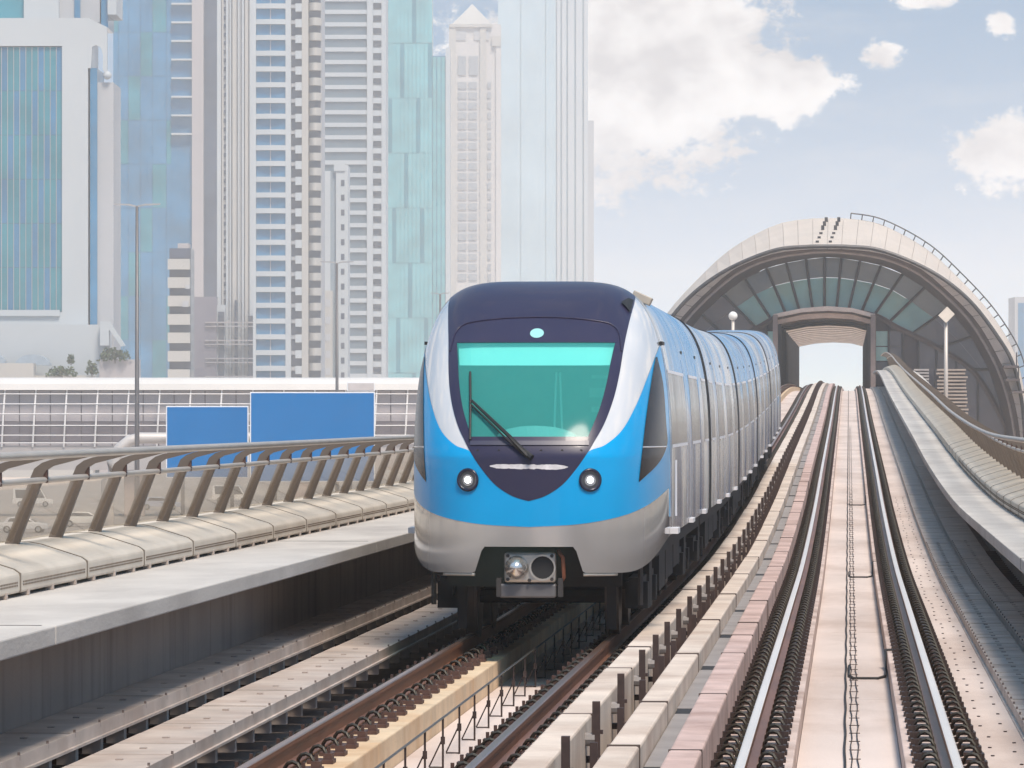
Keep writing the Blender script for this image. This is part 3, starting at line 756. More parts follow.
# --- headlights
lens_dark = mat('lens_dark', (.05, .055, .07), .1, var=.1, coat=.6); lens_grey = mat('lens_reflector', (.5, .5, .52), .2, metal=.8)
bulb = emit('headlight_bulb', (1, 1, 1), 6.0)
for px, py in ((466, 479), (590, 481)):
    x, z = nose(590 if px > 528 else 590, 480); x = x if px > 528 else -x
    p = NP(x, z, .004); e = .01; n = (NP(x, z, .02) - NP(x, z, .0)).normalized()
    e1 = n.cross(Vector((0, 0, 1))).normalized(); e2 = e1.cross(n)
    m = MB(); rings = []
    for k in range(9):
        th = 2 * math.pi * k / 8; rr, dd = .104 + .016 * math.cos(th), .010 + .014 * math.sin(th)
        rings.append([p + n * dd + (e1 * math.cos(a) + e2 * math.sin(a)) * rr for a in [2 * math.pi * j / 28 for j in range(28)]])
    m.loft(rings, True, False); hl = T(m, 'headlight', mat('bezel_navy', (.012, .013, .035), .25, var=.05), smooth=True)
    m = MB(); m.disc(p + n * .005, n, .095, 28); T(m, 'lens', lens_dark, hl)
    m = MB(); m.disc(p + n * .008 - e2 * .004, n, .058, 24); T(m, 'reflector', lens_grey, hl)
    m = MB(); m.loft([[p + n * dd + (e1 * math.cos(a) + e2 * math.sin(a)) * rr for a in [2 * math.pi * j / 16 for j in range(16)]] for rr, dd in ((.034, .009), (.026, .02), (.008, .027))]); T(m, 'bulb', bulb, hl, smooth=True)
# --- cab side windows
lb = smooth_curve([nose(*p)[::-1] for p in ((638, 482), (641, 455), (645, 420), (650, 385), (655, 357))])
rb = smooth_curve([nose(*p)[::-1] for p in ((638.3, 482), (657, 464), (666, 446), (665.5, 425), (662.5, 385), (656.5, 357))])
lb.sort(); rb.sort()
for s in (-1, 1):
    m = MB(); zz = [lb[0][0] + (min(lb[-1][0], rb[-1][0]) - lb[0][0]) * k / 50 for k in range(51)]
    m.grid([[NP(s * (interp(lb, z) + (max(interp(rb, z), interp(lb, z) + .002) - interp(lb, z)) * k / 12), z, .010) for k in range(13)] for z in zz])
    cw = T(m, 'cab_window', side_glass, smooth=True)
    zr = nose(655, 447)[1]; m = MB(); m.tube([NP(s * (interp(lb, zr) + (interp(rb, zr) - interp(lb, zr)) * k / 8), zr, .014) for k in range(9)], .007, 5); T(m, 'window_bar', nose_silver, cw)
# --- cab interior seen through the windscreen
cab_light = mat('cab_panel', (.62, .63, .62), .6, var=.06); cab_pale = mat('cab_pale', (.80, .80, .78), .8, var=.04); cab_dark = mat('cab_dark', (.48, .50, .50), .6, var=.1)
m = MB(); m.quad(TP(-1.25, 3.3, 1.2), TP(1.25, 3.3, 1.2), TP(1.1, 3.3, 3.4), TP(-1.1, 3.3, 3.4)); T(m, 'cab_bulkhead', cab_dark)
m = MB(); m.quad(TP(-.75, .5, 1.93), TP(.75, .5, 1.93), TP(1.25, 3.3, 1.86), TP(-1.25, 3.3, 1.86)); T(m, 'dashboard', cab_light)
m = MB(); m.grid([[NP((-1 + 2 * k / 12) * (interp(glass_half, z) + .01), z, -.05) for k in range(13)] for z in (3.11, 3.0, 2.88)]); T(m, 'reflection_band', cab_pale)  # made-up pale sheet in place of sky reflected in the upper glass
m = MB(); m.grid([[TP(.12 + .42 * math.cos(a) - .1, .62 + .35 * (1 - math.sin(a)), 1.94 + h * (0.55 + .45 * math.sin(a))) for a in [math.pi * k / 16 for k in range(17)]] for h in (0, .28)]); T(m, 'console', cab_light)
for x in (.16, .26):
    m = MB(); m.tube([TP(x, 1.5, 1.9), TP(x + (.21 - x) * .6, 1.5, 2.78)], .012, 6); T(m, 'cab_pole', cab_pale)
m = MB(); m.box(0, .36, 0, .03, 0, .16); 
for k, (x, z, w_, h_) in enumerate(((.52, 2.72, .34, .035), (.50, 2.52, .36, .10), (.52, 2.36, .32, .06), (.55, 2.2, .22, .04))):
    m = MB(); a = TP(x, 2.2, z); m.box(a.x, a.x + w_, a.y, a.y + .1, a.z, a.z + h_); T(m, 'seat_panel', cab_light)
m = MB(); m.grid([[TP(x, s, z) for x, z in ((-1.2, 2.9), (-1.0, 3.35), (0, 3.5), (1.0, 3.35), (1.2, 2.9))] for s in (1.9, 3.3)]); T(m, 'cab_ceiling', cab_light)

# --- coupler in the cut-out
cs_ = mat('coupler_steel', (.52, .49, .45), .38, metal=.7, var=.15, scale=8, bump=.15); cs_dark = mat('coupler_dark', (.06, .055, .055), .5, metal=.4)
cz = .775; cp = lambda x, s, z: TP(x, s, z)
m = MB(); a = cp(-.26, .12, cz - .155); b = cp(.27, .22, cz + .155); m.box(a.x, b.x, a.y, b.y, a.z, b.z); coup = T(m, 'coupler', cs_, bevel=.03)
c0 = cp(-.13, .12, cz); yv = Vector((0, -1, 0))
m = MB(); m.loft([[c0 + Vector((math.cos(t) * r, -d, math.sin(t) * r)) for t in [2 * math.pi * j / 20 for j in range(20)]] for r, d in ((.125, -.01), (.12, .03), (.075, .12), (.03, .17))]); T(m, 'cone', mat('coupler_cone', (.78, .76, .74), .22, metal=.85, var=.1), coup, auto=50)
c1 = cp(.135, .12, cz)
m = MB(); m.loft([[c1 + Vector((math.cos(t) * r, -d, math.sin(t) * r)) for t in [2 * math.pi * j / 20 for j in range(20)]] for r, d in ((.135, -.01), (.135, .03), (.118, .03), (.115, .004))], True, False); T(m, 'funnel_rim', cs_, coup, auto=50)
m = MB(); m.disc(c1 + Vector((0, -.003, 0)), (0, -1, 0), .117, 20); T(m, 'funnel', seal, coup)
for dx, dz in ((-.22, .12), (-.22, -.12), (.23, .12), (.23, -.12), (0, -.13)):
    m = MB(); p = cp(dx, .12, cz + dz); m.loft([[p + Vector((math.cos(t) * .02, -d, math.sin(t) * .02)) for t in [k * math.pi / 3 for k in range(6)]] for d in (0, .02)]); T(m, 'bolt', cs_dark, coup)
m = MB(); a = cp(-.31, .15, cz - .31); b = cp(.27, .32, cz - .165); m.box(a.x, b.x, a.y, b.y, a.z, b.z); T(m, 'electric_head', mat('coupler_grey', (.17, .165, .17), .45, metal=.5, var=.15), coup, bevel=.02)
for x in (-.34, .29):
    m = MB(); p = cp(x, .14, cz - .30); m.box(p.x, p.x + .05, p.y, p.y + .1, p.z, p.z + .19); T(m, 'latch', cs_dark, coup)
m = MB(); m.tube([cp(.29, .2, cz + .17), cp(.34, .16, cz + .1), cp(.35, .18, cz - .1), cp(.30, .2, cz - .2)], .022, 6); T(m, 'hose', mat('hose_rust', (.30, .11, .06), .6), coup, smooth=True)
m = MB(); a = cp(-.09, .22, cz - .09); b = cp(.09, 3.0, cz + .09); m.box(a.x, b.x, a.y, b.y, a.z, b.z); T(m, 'drawbar', under_dark, coup)
m = MB(); a = cp(-.9, 1.0, .55); b = cp(.9, 1.1, 1.45); m.box(a.x, b.x, a.y, b.y, a.z, b.z); T(m, 'buffer_beam', under_dark)
# lip along the skirt's lower edge
for s in (-1, 1):
    m = MB(); m.tube([NP(s * (.56 + .34 * k / 10), .705, -.02) for k in range(11)], .018, 6); T(m, 'skirt_lip', cs_, smooth=True)

# --- cars
NC, CL = 5, 17.0
SIDE = [(x, z) for x, z in SEC]
door_metal = mat('door_film', (.60, .59, .62), .2, metal=.75, var=.12, scale=.8, bump=.3, bscale=3, stretch=(1, 2, .15))
win_film = mat('window_film', (.58, .56, .54), .13, metal=.8, var=.5, scale=.9, bump=.7, bscale=1.3, stretch=(1, .6, .5))  # strong tone variation imitates uneven reflections in the film
frame_white = mat('frame_pale', (.72, .71, .74), .4, var=.05)
def spt(s, z, off=0.0, side=1): return TP(side * (xside(z) + off), s, z)
def patch(s0, s1, z0, z1, off, side=1, n=6, ns=1):
    m = MB()
    m.grid([[spt(s0 + (s1 - s0) * j / ns, z0 + (z1 - z0) * k / n, off, side) for j in range(ns + 1)] for k in range(n + 1)])
    for a, b in (((s0, s0), 0), ((s1, s1), 0)):
        m.grid([[spt(a[0], z0 + (z1 - z0) * k / n, o, side) for o in (off, -.002)] for k in range(n + 1)])
    for z in (z0, z1): m.quad(spt(s0, z, off, side), spt(s1, z, off, side), spt(s1, z, -.002, side), spt(s0, z, -.002, side))
    return m
def outline(m, s0, s1, z0, z1, off, w, side):
    for a, b, c, d in ((s0, s1, z0, z0 + w), (s0, s1, z1 - w, z1)):
        m.grid([[spt(a + (b - a) * j, c + (d - c) * k / 6, off, side) for j in (0, 1)] for k in range(7)])
wheel_m = MB()
wheel_m.loft([[(x, r * math.cos(t), r * math.sin(t)) for t in [2 * math.pi * j / 24 for j in range(24)]] for x, r in ((-.07, .2), (-.07, .41), (.045, .41), (.05, .45), (.075, .45), (.075, .2))])
wheel_me = wheel_m.mesh('wheel', mat('wheel_steel', (.09, .07, .06), .5, metal=.5, var=.2)); smooth_by_angle(wheel_me, 40)
for c in range(NC):
    sa = NS_ - .004 if c == 0 else c * CL + .17; sb = (c + 1) * CL - .17
    m = MB(); sect = [(-W + .02, 1.02)] + [(-x, z) for x, z in SIDE[::-1]][::-1][::-1] if False else None
    ring = [(W - .10, 1.0), (W - .005, 1.05)] + SIDE + [(-W + .005, 1.05), (-W + .10, 1.0)]
    m.loft([[TP(x, s, z) for x, z in ring] for s in frange(sa, sb, 1.4)], True, c > 0)
    if c == 0:
        n_ = len(ring)
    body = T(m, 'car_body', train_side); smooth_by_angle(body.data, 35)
    for side in (1, -1):
        # window band panels and doors
        doors = (3.6, 8.6, 13.6)
        if c == 0: wins = ((2.85, 7.7), (9.5, 12.7), (14.5, 16.2)); doors = (8.6, 13.6)
        else: wins = ((.8, 2.7), (4.5, 7.7), (9.5, 12.7), (14.5, 16.2))
        for a, b in wins:
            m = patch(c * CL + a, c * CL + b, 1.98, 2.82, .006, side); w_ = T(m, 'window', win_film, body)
            for za, zb in ((1.98, 2.015), (2.785, 2.82)):
                m = MB(); m.grid([[spt(c * CL + a + (b - a) * j, za + (zb - za) * k, .010, side) for j in (0, 1)] for k in (0, 1)]); T(m, 'frame', frame_white, w_)
        for d in doors:
            for k in (-1, 1):
                a, b = sorted((c * CL + d + k * .01, c * CL + d + k * .72))
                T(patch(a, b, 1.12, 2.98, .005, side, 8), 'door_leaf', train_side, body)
            m = MB(); p = [spt(c * CL + d - .2, 3.06, 0, side), spt(c * CL + d + .2, 3.12, .02, side)]
            m.box(*sorted((p[0].x, p[1].x)), p[0].y, p[1].y, p[0].z, p[0].z + .035); T(m, 'door_lamp', seal, body)
            m = MB(); p = spt(c * CL + d, 1.08, 0, side); m.box(*sorted((p.x, p.x + side * .055)), p.y - .35, p.y + .35, p.z - .025, p.z + .025); T(m, 'door_step', frame_white, body)
        if c == 0:
            T(patch(2.25, 2.8, 1.25, 3.05, .006, side, 8), 'cab_door', mat('cab_door_blue', (.16, .42, .70), .22, metal=.4, var=.1, coat=.4), body)
            m = MB(); p = spt(2.55, 1.1, 0, side); m.box(*sorted((p.x, p.x + side * .09)), p.y - .3, p.y + .3, p.z - .03, p.z + .03); T(m, 'door_step', frame_white, body)
            m = MB(); p = spt(2.3, 3.08, 0, side); m.box(*sorted((p.x, p.x + side * .03)), p.y, p.y + .6, p.z, p.z + .035); T(m, 'door_lamp', seal, body)
            m = MB(); p = spt(2.72, 1.25, 0, side); m.tube([(p.x + side * .05, p.y, p.z), (p.x + side * .05, p.y, p.z + .6)], .013, 5); T(m, 'grab_rail', frame_white, body)
    for e0 in ([sb - .2] if c == 0 else ([sa, sb - .2] if c < NC - 1 else [sa])):
        m = MB(); m.loft([[TP(x * 1.006, e0 + d, ZB + (z - ZB) * 1.006) for x, z in ring] for d in (0, .2)], True, True); T(m, 'end_seal', seal, body)
    if c == 0:
        m = MB(); m.loft([[TP(x * 1.004, NS_ - .02 + d, ZB + (z - ZB) * 1.003) for x, z in SIDE] for d in (0, .05)], False, False); T(m, 'nose_seam', mat('seam_grey', (.16, .16, .18), .6), body)
    if c < NC - 1:
        m = MB(); br = [(x * .93, ZB + (z - ZB) * .96) for x, z in [(W - .05, 1.05)] + SIDE + [(-W + .05, 1.05)]]
        m.loft([[TP(x * k, s, z) for x, z in br] for s, k in [((c + 1) * CL - .17 + .34 * j / 8, 1.0 if j % 2 else .96) for j in range(9)]], True, False); T(m, 'gangway_bellows', seal, body)
    # roof unit
    for d in (4.5, 12.5):
        m = MB(); pts = [(-.6, 3.74), (-.45, 3.79), (.45, 3.79), (.6, 3.74)]
        m.loft([[TP(x, c * CL + s, z - .06) for x, z in pts] for s in (d - 1.5, d + 1.5)]); T(m, 'roof_unit', nose_silver, body)
    # underframe equipment and bogies
    for k, (a, b) in enumerate(((5.2, 6.9), (7.1, 9.3), (9.5, 11.6))):
        m = MB(); p = TP(-1.12, c * CL + a, .36 + .06 * k); q = TP(1.12, c * CL + b, 1.0); m.box(p.x, q.x, p.y, q.y, p.z, min(q.z, p.z + .6)); T(m, 'equipment_box', under_dark, body)
    m = MB(); m.loft([[TP(x, s, z) for x, z in ((-1.2, .82), (1.2, .82), (1.2, 1.04), (-1.2, 1.04))] for s in frange(max(sa, 1.0), sb, 3)]); T(m, 'underframe', under_dark, body)
    for bc in (3.4 if c == 0 else 2.9, 14.1):
        m = MB()
        for side in (-1, 1):
            p = TP(side * 1.0, c * CL + bc, 0)
            m.box(p.x - .07, p.x + .07, p.y - 1.5, p.y + 1.5, p.z + .42, p.z + .62); m.box(p.x - .1, p.x + .1, p.y - .35, p.y + .35, p.z + .25, p.z + .8)
            for e in (-1, 1): m.box(p.x - .12, p.x + .12, p.y + e * 1.05 - .16, p.y + e * 1.05 + .16, p.z + .28, p.z + .56)
        p = TP(0, c * CL + bc, 0); m.box(p.x - 1.0, p.x + 1.0, p.y - .25, p.y + .25, p.z + .45, p.z + .75)
        bg = T(m, 'bogie', under_dark, body)
        for e in (-1, 1):
            for side in (-1, 1):
                o = link('wheel', wheel_me, bg, TP(side * .75, c * CL + bc + e * 1.05, .41) - TORG); o.scale = (-side, 1, 1)
            m = MB(); p = TP(0, c * CL + bc + e * 1.05, .41); m.tube([p - Vector((.7, 0, 0)), p + Vector((.7, 0, 0))], .08, 8); T(m, 'axle', under_dark, bg)
    if c == 0:
        for side in (-1, 1):
            m = MB(); p = TP(side * .78, 1.25, .1); m.box(p.x - .05, p.x + .05, p.y, p.y + .06, p.z, p.z + .75); m.box(p.x - .16, p.x + .1, p.y - .02, p.y + .1, p.z + .5, p.z + .8); T(m, 'guard_iron', under_dark)
            m = MB(); p = TP(side * 1.08, 1.3, .35); m.tube([p, p + Vector((0, 0, .45))], .03, 6); T(m, 'lifeguard_hose', cs_dark)
# far end cap of the last car and the roof box near the cab
m = MB(); i0 = 0; m.v += [tuple(TP(x, NC * CL - .16, z)) for x, z in [(W - .1, 1.0)] + SIDE + [(-W + .1, 1.0)]]; m.f.append(tuple(range(len(m.v)))); m.mi.append(0); T(m, 'tail_panel', nose_silver)
m = MB(); p = TP(.98, 3.4, 3.62); q = [(-.10, -.02), (.10, -.10), (.14, -.02), (-.06, .07)]
m.loft([[(p.x + a, p.y + d, p.z + b) for a, b in q] for d in (0, .3)]); T(m, 'roof_antenna', mat('antenna_tan', (.42, .37, .31), .5), bevel=.01)
# ------------------------------------------------------------------ the station at the end of the track
SY, SX = 350.0, -1.6; K = SY / F      # near face of the station and its metres per photo pixel there
def SZ(y): return CAMZ + (HOR - y) * K
st_cream = mat('station_cream', (.56, .485, .42), .6, var=.06, scale=.4, color2=(.55, .45, .37), c2amt=.3)
st_grey = mat('station_reveal', (.60, .56, .54), .55, var=.06, scale=.5)
st_brown = mat('station_brown', (.11, .09, .09), .5, metal=.2, var=.12, scale=.5)
st_dark = mat('station_dark', (.07, .06, .07), .6, var=.15, scale=.6)
st_mull = mat('station_mullion', (.055, .055, .06), .5, metal=.3)
pane_teal = mat('pane_teal', (.15, .34, .34), .10, spec=.7, var=.3, scale=.25, color2=(.22, .30, .20), c2amt=.6)
pane_brown = mat('pane_brown', (.17, .18, .18), .12, spec=.6, var=.2, scale=.3)
pane_violet = mat('pane_violet', (.085, .08, .105), .10, spec=.6, var=.25, scale=.3)
pane_pale = mat('pane_pale', (.42, .68, .64), .2, spec=.5, var=.15, scale=.6)
st = thing('metro_station', 'arched cream metro station shell with glazed end wall over the tracks', 'station', (SX, SY, GZ))
SO = st.location
S = lambda mb, name, ma, par=None, **k: mb.build(name, ma, par or st, SO, **k)
prof = {'out': [(0, 218.5), (25, 219.5), (55, 226), (97, 249), (130, 279), (160, 312), (182, 346), (191, 372), (197, 410), (200, 445)],
        'dark': [(0, 246), (20, 246.3), (55, 250.5), (103, 271), (141, 300), (171, 339), (185, 365), (193, 400), (197, 445)],
        'rev': [(0, 248), (20, 248.5), (55, 253), (88, 265), (113, 284), (147, 318), (168, 352), (180, 378), (189, 410), (194, 445)],
        'inn': [(0, 255), (25, 257.5), (66, 267.5), (103, 290), (137, 324), (163, 369), (176, 410), (182, 445)]}
def arch(key, n=44, Y=SY, sc_=1.0):
    """points along the whole arch, left to right, evenly spread"""
    half = smooth_curve([(a, b) for a, b in prof[key]])
    # resample by arc length
    d = [0]
    for (a, b), (c, e) in zip(half[:-1], half[1:]): d.append(d[-1] + math.hypot(c - a, e - b))
    def at(t):
        L_ = t * d[-1]
        for i in range(len(d) - 1):
            if L_ <= d[i + 1] + 1e-9:
                q = (L_ - d[i]) / max(1e-9, d[i + 1] - d[i]); return half[i][0] + (half[i + 1][0] - half[i][0]) * q, half[i][1] + (half[i + 1][1] - half[i][1]) * q
        return half[-1]
    r = []
    for k in range(-n, n + 1):
        a, b = at(abs(k) / n); a = math.copysign(a, k) if k else 0
        r.append(Vector((SX + a * K * sc_, Y, CAMZ + (HOR - b) * K * sc_)))
    return r
n = 22
A0 = arch('dark', n); A1 = arch('out', n, SY + 16, 1 + 16 / SY); A2 = arch('out', n, SY + 40, 1 + 16 / SY); A3 = arch('out', n, SY + 140, 1.0)
def thick(a, b, c, d, t):
    nrm = (b - a).cross(d - a).normalized() * t
    m = MB(); m.loft([[a, b, c, d], [a - nrm, b - nrm, c - nrm, d - nrm]]); return m
for k in range(2 * n):
    g_ = .010
    a = A0[k].lerp(A0[k + 1], g_); b = A0[k].lerp(A0[k + 1], 1 - g_); c = A1[k].lerp(A1[k + 1], 1 - g_); d = A1[k].lerp(A1[k + 1], g_)
    S(thick(a, b, c, d, .12), 'roof_panel', st_cream)
    c2 = A2[k].lerp(A2[k + 1], 1 - g_); d2 = A2[k].lerp(A2[k + 1], g_)
    S(thick(d + Vector((0, .06, 0)), c + Vector((0, .06, 0)), c2, d2, .12), 'roof_panel', st_cream)
m = MB(); m.grid([A1[::1], A2, A3]); m2 = [[p - Vector((0, 0, .2)) for p in r] for r in (A0, A1, A2, A3)]; m = MB(); m.grid([r[:n - 5] for r in m2]); m.grid([r[n + 6:] for r in m2]); m.grid([r[n - 6:n + 7] for r in m2[:2]]); S(m, 'roof_lining', st_dark)
m = MB(); B2 = [p + Vector((0, 0, .02)) for p in A2]; m.grid([B2[:n - 5], A3[:n - 5]]); S(m, 'roof_shell', st_cream)  # crown left open, a gap added to let light onto the tunnel ceiling
m = MB(); m.grid([B2[n + 6:], A3[n + 6:]]); S(m, 'roof_shell', st_cream)
# dark drip line, light reveal panels and the brown soffit
m = MB(); m.tube([p + Vector((0, -.12, -.05)) for p in arch('dark', 60)], .16, 6); S(m, 'drip_edge', st_mull)
R0 = arch('dark', n, SY - .02); R1 = arch('rev', n, SY + 1.2)
R0 = [p - Vector((0, 0, .2)) for p in R0]
for k in range(2 * n):
    a = R0[k].lerp(R0[k + 1], .03); b = R0[k].lerp(R0[k + 1], .97); c = R1[k].lerp(R1[k + 1], .97); d = R1[k].lerp(R1[k + 1], .03)
    if (a - d).length > .06: S(thick(a, b, c, d, .05), 'reveal_panel', st_grey)
I1 = arch('inn', n, SY + 6.0)
M0 = [p.lerp(q, .45) + Vector((0, -1.5, 0)) for p, q in zip(R1, I1)]
m = MB(); m.grid([R1, M0]); S(m, 'soffit', st_brown, smooth=True)
m = MB(); m.grid([[p + Vector((0, .05, 0)) for p in M0], I1]); S(m, 'soffit', st_brown, smooth=True)
m = MB(); m.tube([p + Vector((0, -.05, 0)) for p in M0], .14, 6); S(m, 'soffit_rib', mat('soffit_rib', (.30, .25, .24), .5))
# glazed fan between the tunnel frame and the arch
GYp = SY + 6.2
def wp(dx, y, Y=GYp): return Vector((SX + dx * K, Y, SZ(y)))
lowc = smooth_curve([(-182, 430), (-150, 374), (-110, 346), (-72, 327), (-50, 315), (-25, 310), (0, 308.5), (25, 310), (50, 315), (72, 327), (110, 346), (150, 374), (182, 430)])
inn = smooth_curve([(-a, b) for a, b in prof['inn'][::-1]][:-1] + prof['inn'])
mul = [(-176, -176), (-150, -163), (-125, -148), (-98, -128), (-72, -106), (-57, -84), (-42, -62), (-28, -42), (-15, -22), (-3, -3), (9, 14), (21, 33), (34, 54), (47, 76), (62, 98), (85, 122), (112, 145), (145, 163), (176, 176)]
def lo(dx): return wp(dx, interp(lowc, dx))
def hi(dx): return wp(dx, interp(inn, dx))
for k in range(len(mul) - 1):
    (b0, t0), (b1, t1) = mul[k], mul[k + 1]
    la, lb_, ta, tb = lo(b0), lo(b1), hi(t0), hi(t1)
    side = abs((b0 + b1) / 2)
    sp = (.0, .62, 1.0)
    for j in range(2):
        q = [la.lerp(ta, sp[j]), lb_.lerp(tb, sp[j]), lb_.lerp(tb, sp[j + 1]), la.lerp(ta, sp[j + 1])]
        if (q[0] - q[3]).length < .05 and (q[1] - q[2]).length < .05: continue
        ma = (pane_teal if j == 0 else pane_brown) if side < 80 else pane_violet
        cx = sum((p for p in q), Vector()) / 4; q = [cx + (p - cx) * .985 + Vector((0, random.uniform(0, .06), 0)) for p in q]
        m = MB(); m.loft([q, [p + Vector((0, .08, 0)) for p in q]]); S(m, 'glass_pane', ma)
for b0, t0 in mul:
    m = MB(); m.tube([lo(b0) - Vector((0, .12, 0)), hi(t0) - Vector((0, .12, 0))], .11, 5); S(m, 'mullion', st_mull)
m = MB(); m.tube([wp(a, b) - Vector((0, .1, 0)) for a, b in lowc], .22, 6); S(m, 'fan_beam', st_brown)
# walls below the fan, either side of the tunnel
for s in (-1, 1):
    xs_ = [48, 62, 76, 92, 110, 130, 152, 178]
    for a, b in zip(xs_[:-1], xs_[1:]):
        top_a, top_b = interp(lowc, s * a), interp(lowc, s * b)
        if a < 76:
            for ya, yb_ in ((330, 345), (346, 360), (361, 372)):
                if ya < max(top_a, top_b): continue
                x0, x1 = sorted((s * (a + .8), s * (b - .8))); q = [wp(x0, yb_, GYp + .1), wp(x1, yb_, GYp + .1), wp(x1, ya, GYp + .1), wp(x0, ya, GYp + .1)]
                m = MB(); m.loft([q, [p + Vector((0, .05, 0)) for p in q]]); S(m, 'side_window', pane_pale if (a < 50 or ya > 355) and ya < 360 else pane_violet)
        q = [wp(s * a, 470, GYp + .3), wp(s * b, 470, GYp + .3), wp(s * b, top_b, GYp + .3), wp(s * a, top_a, GYp + .3)]
        m = MB(); m.loft([q, [p + Vector((0, .1, 0)) for p in q]]); S(m, 'wall_panel', pane_violet if a > 76 else st_dark)
        m = MB(); m.tube([wp(s * a, 470, GYp - .02), wp(s * a, top_a, GYp - .02)], .09, 5); S(m, 'wall_mullion', st_mull)
# tunnel box with ribbed ceiling
bxl, bxr, bt = -50.5, 44.0, 316
def tb(dx, y, Y): return Vector((SX + dx * K, Y, SZ(y)))
for (x0, x1) in ((bxl - 4, bxl), (bxr, bxr + 4)):
    m = MB(); a = tb(x0, 420, 0); b = tb(x1, bt, 0); m.box(a.x, b.x, SY + 4.5, SY + 140, -4, b.z); S(m, 'tunnel_wall', st_brown)
m = MB(); m.loft([[tb(dx, y, Y) for dx, y in [(bxl - 4, 317), (-25, 311), (0, 309.5), (25, 311), (bxr + 4, 317), (bxr + 4, 313), (25, 307), (0, 305), (-25, 307), (bxl - 4, 313)]] for Y in (SY + 4.4, SY + 15.5)]); S(m, 'tunnel_ceiling', mat('tunnel_ceiling', (.72, .60, .53), .7, var=.1))
for k in range(14):
    Y = SY + 6 + k * 10
    m = MB(); m.loft([[tb(dx, y, Y + d) for dx, y in [(bxl, 318.5), (-25, 313), (0, 311.5), (25, 313), (bxr, 318.5), (bxr, 323), (25, 318), (0, 316.5), (-25, 318), (bxl, 323)]] for d in (0, 3.2)]); S(m, 'ceiling_beam', mat('ceiling_beam', (.66, .54, .48), .7))
    for s, xx in ((1, bxl), (-1, bxr)):
        m = MB(); a = tb(xx, 420, 0); m.box(*sorted((a.x, a.x + s * .25)), Y, Y + .5, 1.0, tb(0, 323, 0).z); S(m, 'wall_rib', st_mull)
m = MB()
for x0, x1, y0, y1 in ((bxl - 4.5, bxl + .5, 314, 420), (bxr - .5, bxr + 4.5, 314, 420)):
    a = tb(x0, y1, 0); b = tb(x1, y0, 0); m.box(a.x, b.x, SY + 4.0, SY + 4.45, a.z, b.z)
S(m, 'portal_frame', mat('portal_frame', (.22, .17, .16), .6))
# concourse under the shell
m = MB(); m.box(SX - 14, SX - 7.2, SY + 7, SY + 139, GZ, 1.2); S(m, 'concourse', st_dark)
m = MB(); m.box(SX + 6.8, SX + 14, SY + 7, SY + 139, GZ, 1.2); S(m, 'concourse', st_dark)
# maintenance ladder arching over the right half, two hatch rows at the crown
AL = arch('out', 60, SY + 16, 1 + 16 / SY)[60 + 4:]
for dz in (-.05, .42):
    m = MB(); m.tube([p + (p - Vector((SX, p.y, 0))).normalized() * dz for p in AL], .05, 5); S(m, 'ladder_rail', st_mull)
for k in range(0, len(AL), 2):
    p = AL[k]; d = (p - Vector((SX, p.y, 0))).normalized(); m = MB(); m.tube([p - d * .1, p + d * .45], .045, 5); S(m, 'ladder_rung', st_mull)
for dx in (-10, 3):
    for j in range(6):
        t = .12 + j * .15; p = A0[n].lerp(A1[n], t) + Vector((dx * K + j * .12, -.16, .02)); m = MB(); m.box(p.x - .12, p.x + .12, p.y - .1, p.y + .1, p.z - .06, p.z + (.30 if j > 2 else .1)); S(m, 'roof_hatch', st_mull)
# stair platforms on the right flank
for x0, x1, y in ((174, 188, 366), (176, 190, 379), (182, 200, 391)):
    a = tb(x0, y + 2.5, 0); b = tb(x1, y, 0); m = MB(); m.box(a.x, b.x, SY - 3, SY + 1, a.z, b.z); S(m, 'flank_platform', st_brown)
    m = MB(); m.tube([(b.x - .1, SY - 2.9, b.z), (b.x - .1, SY - 2.9, b.z + .95)], .05, 5); S(m, 'platform_post', st_mull)

# louvred plant cabins beside the tracks in front of the station
def louvre(px0, px1, py0, py1, D, pitch, lab, ma):
    c = P((px0 + px1) / 2, py1, D); r = thing('louvre_cabin', lab, 'cabin', (c.x, c.y, GZ), None, YAW)
    k = D / F; w = (px1 - px0) * k / 2; z0 = CAMZ + (HOR - 445) * k - GZ; z1 = CAMZ + (HOR - py0) * k - GZ
    m = MB(); m.box(-w + .1, w - .1, .15, 4, 0, z1 - .05); m.build('cabin_body', st_dark, r)
    z = z1
    while z > z0:
        wob = random.uniform(-.12, .12); m = MB(); m.loft([[(-w + wob * (px1 - px0 > 20), y, z - h) for y, h in ((0, .0), (0, .11), (.14, .14), (.14, .04))], [(w + wob * (px1 - px0 > 20), y, z - h) for y, h in ((0, .0), (0, .11), (.14, .14), (.14, .04))]]); m.build('louvre_slat', ma, r); z -= pitch * k
louvre(914, 929, 369, 400, 330, 3.1, 'grey louvred cabin in front of the station, left of the slatted stack', mat('slat_grey', (.42, .38, .37), .6))
louvre(938, 967, 369, 430, 325, 3.6, 'stack of tan slats in front of the station behind the right railing', mat('slat_tan', (.34, .28, .24), .7, var=.15, scale=1))

